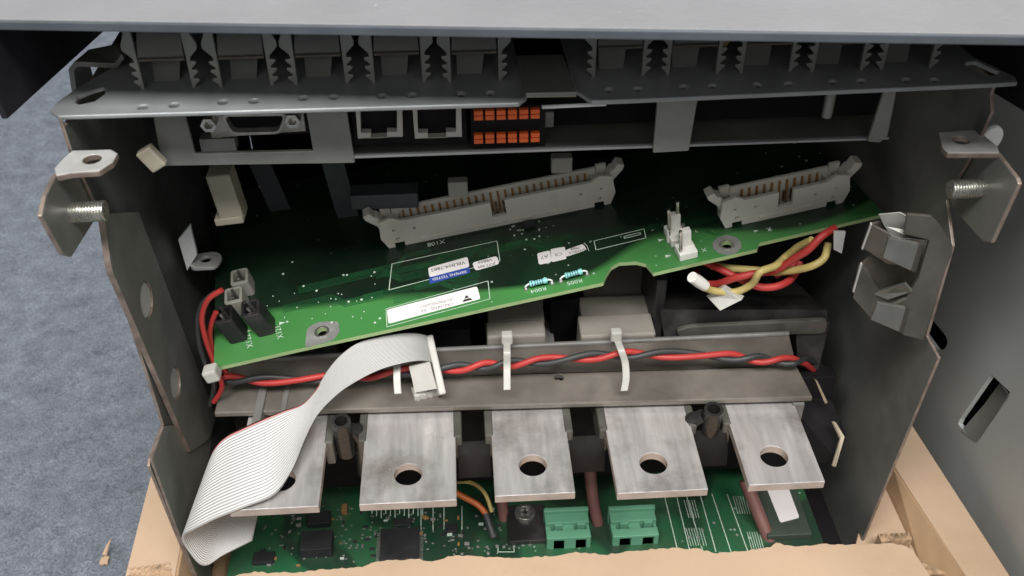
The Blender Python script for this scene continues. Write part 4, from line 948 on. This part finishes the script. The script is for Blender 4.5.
for k in range(92):
    u, v = rnd.choice(((rnd.uniform(330,500), rnd.uniform(508,562)), (rnd.uniform(258,345), rnd.uniform(515,570)), (rnd.uniform(340,470), rnd.uniform(515,545))))
    w, d = rnd.choice(((1.6,.8),(.8,1.6),(2,1.2),(1.0,.5),(.5,1.0)))
    comp(u, v, w, d, rnd.uniform(.4,.9), rnd.choice(('chip','solder','chip','solder','greyp','cap','silk')), 'surface_part')
m_ = MB()
def pline(u0,v0,u1,v1,w=.3):
    a, b = pz(u0,v0), pz(u1,v1); t = (b-a).normalized(); q = Vector((-t.y,t.x,0))*w/2; z = Vector((0,0,.05))
    m_.add([a-q+z,b-q+z,b+q+z,a+q+z], [(0,1,2,3)])
for u0,u1 in ((664,678),(676,690),(686,703),(700,716),(712,731),(727,748)): pline(u0,494,u1,552,.35)
for (u,v,n_l,dx) in ((686,528,7,2.6),(733,496,9,2.4),(747,532,6,2.4),(684,500,5,2.5)):
    for k in range(n_l): pline(u+k*dx,v,u+k*dx+5,v+18,.22)
for u0,u1 in ((421,421),(433,433),(444,444),(462,462)): pline(u0,506,u1,530,.3)
for k in range(12): pline(372+k*4.6,508,372+k*4.6,514+(k%3)*2,.35)
pline(498,552,514,552); pline(498,545,498,552); pline(514,520,514,552)
m_.build('silkscreen_line', M['silk'], lb)
m_ = MB()
for k in range(150):
    q = pz(rnd.uniform(262,520), rnd.uniform(506,564)); m_.box(q.x-.25,q.y-.25,ZP,q.x+rnd.uniform(.2,.8),q.y+rnd.uniform(.2,.6),ZP+.12)
m_.build('solder_print', M['solder'], lb)
m_ = MB()
for u,v in [(469,548),(478,547),(487,547),(497,547),(504,547),(514,547),(523,545),(530,545),(462,554),(462,560),(488,553),(690,537),(698,537),(714,523),(737,535),(702,530)]:
    q = pz(u,v); m_.tube([q, q+Vector((0,0,.15))], .6, 8)
m_.build('solder_point', M['solder'], lb)
q = pz(525,518)+Vector((0,0,3)); m_ = MB(); m_.ring(q+Vector((0,0,-3)), q+Vector((0,0,1)), 4.2, 2.4, 20, 1.2); t_ = m_.build('screw', M['zinc'], lb, .3)
m_ = MB(); m_.box(q.x-2.8,q.y-.5,q.z-.2,q.x+2.8,q.y+.5,q.z+.6).box(q.x-.5,q.y-2.8,q.z-.2,q.x+.5,q.y+2.8,q.z+.6); m_.build('screw_slot', M['steel_dark'], t_)
q = pz(525,524); m_ = MB(); m_.box(q.x-7,q.y-10,ZP,q.x+8,q.y+8,ZP+2.2); m_.build('screw_base', M['blackp'], lb, .3)
# label strip at the right end
m_ = MB(); m_.prism(roundpoly([pz(u,v).xy[:] for u,v in ((764,490),(786,490),(798,523),(779,528))], 1), .1, .3, PF.at(0,0,3)); l8 = m_.build('paper_label', M['label'], lb)
m_ = MB(); m_.box(pz(760,520).x, pz(790,540).y, ZP+.02, pz(800,530).x+3, 300, ZP+3); m_.build('label_carrier', M['dullgreen'], lb, .3)
# green screw terminals
def terminal(u0, u1, vtop, vmid, lbl):
    yf = 240; a, b = on('y',u0,vmid,yf), on('y',u1,vmid,yf); zt = (a.z+b.z)/2; xa, xb = a.x, b.x; yb_ = on('z',(u0+u1)/2,vtop,zt).y
    t = thing('terminal_block', ((xa+xb)/2, yf+6, ZP), lbl, 'terminal block', 'green terminal blocks on the lower board')
    W_ = xb-xa; F9 = Fr((xa,yf,ZP)); Z1 = zt-ZP; D = yb_-yf; c = W_/2
    m_ = MB(); Ff = Fr((xa,yf,ZP),(1,0,0),(0,0,1),(0,-1,0))
    m_.prism(rect(0,0,W_,Z1), -D*.30, 0, Ff, [rect(W_*.16,Z1-6.5,W_*.40,Z1-1.4), rect(W_*.66,Z1-6.5,W_*.90,Z1-1.4)]); m_.build('front_wall', M['termgreen'], t, .3)
    m_ = MB(); m_.box(W_*.38,D*.29,0,W_*.64,D*.52,Z1-.4,F9).box(0,D*.29,0,W_*.12,D*.52,Z1-1.2,F9).box(W_*.93,D*.29,0,W_,D*.52,Z1-1.2,F9).box(0,D*.29,0,W_,D*.50,Z1-6,F9); m_.build('partition', M['termgreen'], t, .3)
    m_ = MB(); m_.box(0,D*.50,0,W_,D*.86,Z1+1.0,F9).box(W_*.2,D*.42,Z1-3,W_*.40,D*.52,Z1+.9,F9).box(W_*.72,D*.42,Z1-3,W_*.92,D*.52,Z1+.9,F9); m_.build('upper_body', M['termgreen'], t, .3)
    m_ = MB(); m_.box(-.3,D*.85,0,W_+.3,D,Z1+2.6,F9); m_.build('rear_ridge', M['termgreen'], t, .4)
    m_ = MB(); m_.box(W_*.13,D*.30,Z1-6,W_*.37,D*.45,Z1-3.2,F9).box(W_*.66,D*.30,Z1-6,W_*.92,D*.45,Z1-3.2,F9); m_.build('clamp_screw', M['pin'], t, .2)
terminal(547,591,511,538,'green two-way terminal block left of the other one')
terminal(613,659,509,536,'green two-way terminal block right of the other one')
# wires running down to the lower board
def w2(pts, r, mt, nm, lbl): mb = MB(); mb.tube(spline([on('y',u,v,y) for u,v,y in pts], 8), r, 10); tag(mb.build(nm, M[mt]), lbl, 'wire')
w2([(440,478,262),(457,493,258),(478,505,254),(488,517,250)], 1.2, 'orangew', 'orange_wire', 'orange wire emerging between second and middle busbars')
w2([(440,484,266),(468,482,262),(484,492,256),(492,512,250)], .8, 'yellow', 'yellow_wire', 'thin dull yellow wire behind the orange one')
w2([(486,514,250),(490,526,246),(494,538,242)], 1.6, 'blackw', 'black_sleeve', 'black sleeve at the end of the orange wire')
w2([(590,470,262),(593,500,256),(597,520,252),(599,532,252)], 2.4, 'pinkw', 'brown_wire', 'brown wire hanging between the two green terminal blocks')
w2([(500,490,262),(504,520,256),(506,545,250)], 2.2, 'pinkw', 'brown_wire', 'brown wire left of the screw on the lower board')
w2([(745,480,256),(757,510,248),(769,540,240),(778,565,236)], 2.6, 'pinkw', 'brown_wire', 'brown wire slanting down beside the paper label at lower right')

# ------------------------------------------------------------------ lid
ld = thing('lid', (20, 300, -90), 'pale grey steel lid lying over the top of the drive', 'lid')
ZLd = -95.0
a, b = on('z',0,19,ZLd), on('z',1024,34,ZLd); t = (b-a).normalized()
A0, B0 = a - t*16, b + t*45
F10 = Fr(A0, t, Vector((0,0,1)).cross(t), (0,0,1)); L = (B0-A0).length
mb = MB(); mb.box(0,0,-1.6,L,320,0,F10); mb.build('lid_sheet', M['lid'], ld, .15)
mb = MB(); mb.box(0,-.9,-2.5,L,-.05,-.15,F10); mb.build('front_lip', M['lid_lip'], ld, .35)
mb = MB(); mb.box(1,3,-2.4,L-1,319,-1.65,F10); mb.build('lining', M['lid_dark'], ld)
XS = -112
sk = [on('x',u,v,XS).yz[:] for u,v in ((2,30),(8,119),(110,26))]
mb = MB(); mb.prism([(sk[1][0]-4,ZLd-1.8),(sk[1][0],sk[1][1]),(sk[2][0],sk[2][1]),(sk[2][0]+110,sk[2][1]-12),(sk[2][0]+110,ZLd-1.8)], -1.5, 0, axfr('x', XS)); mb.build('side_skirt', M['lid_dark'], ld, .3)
XK = 157
sk = [on('x',u,v,XK).yz[:] for u,v in ((985,88),(1024,112),(1060,134))]
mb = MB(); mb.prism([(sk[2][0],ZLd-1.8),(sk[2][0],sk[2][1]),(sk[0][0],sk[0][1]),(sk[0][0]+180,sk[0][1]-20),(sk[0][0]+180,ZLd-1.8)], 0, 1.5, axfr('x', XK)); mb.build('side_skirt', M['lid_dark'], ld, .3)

# small scraps on the carpet
mb = MB(); a = on('z',103,560,-457)
mb.prism([(a.x-2.4,a.y-1),(a.x-.5,a.y-2.2),(a.x+.6,a.y-1.3),(a.x+2.6,a.y-1.6),(a.x+2.0,a.y+1.2),(a.x+2.4,a.y+3),(a.x+.6,a.y+4.6),(a.x-1.0,a.y+3.4),(a.x-2.0,a.y+2.4)], -459.5, -458.4)
mb.tube([a+Vector((0,3,0)),a+Vector((1,8,2)),a+Vector((2,12,3))], [1.5,.9,.25], 6); tag(mb.build('cardboard_scrap', M['card'], None, .5), 'torn cardboard scrap on the carpet at lower left', 'scrap')

# ------------------------------------------------------------------ light
w = bpy.data.worlds.new('World'); sc.world = w; w.use_nodes = True
w.node_tree.nodes['Background'].inputs[0].default_value = (.90,.94,1,1); w.node_tree.nodes['Background'].inputs[1].default_value = .18
def area(name, loc, target, size, power, colour, sy=None):
    l = bpy.data.lights.new(name, 'AREA'); l.energy = power; l.size = size; l.color = colour
    if sy: l.shape = 'RECTANGLE'; l.size_y = sy
    o = bpy.data.objects.new(name, l); col.objects.link(o); o.location = loc
    o.rotation_euler = (Vector(target)-Vector(loc)).to_track_quat('-Z','Y').to_euler(); return o
area('ceiling_lamp', (-.1,-.95,2.35), (0,.25,.2), 2.4, 104, (1,.985,.965), .6)
area('ceiling_lamp', (.6,1.3,2.5), (0,.3,.2), 1.2, 16, (1,.98,.95), .5)
area('front_fill', (-.2,-1.9,1.55), (0,.3,.2), 2.2, 9, (1,.97,.93), 1.1)  # soft fill added behind the camera, no window known there
sc.view_settings.view_transform = 'Standard'; sc.view_settings.look = 'None'; sc.view_settings.exposure = 0; sc.view_settings.gamma = 1
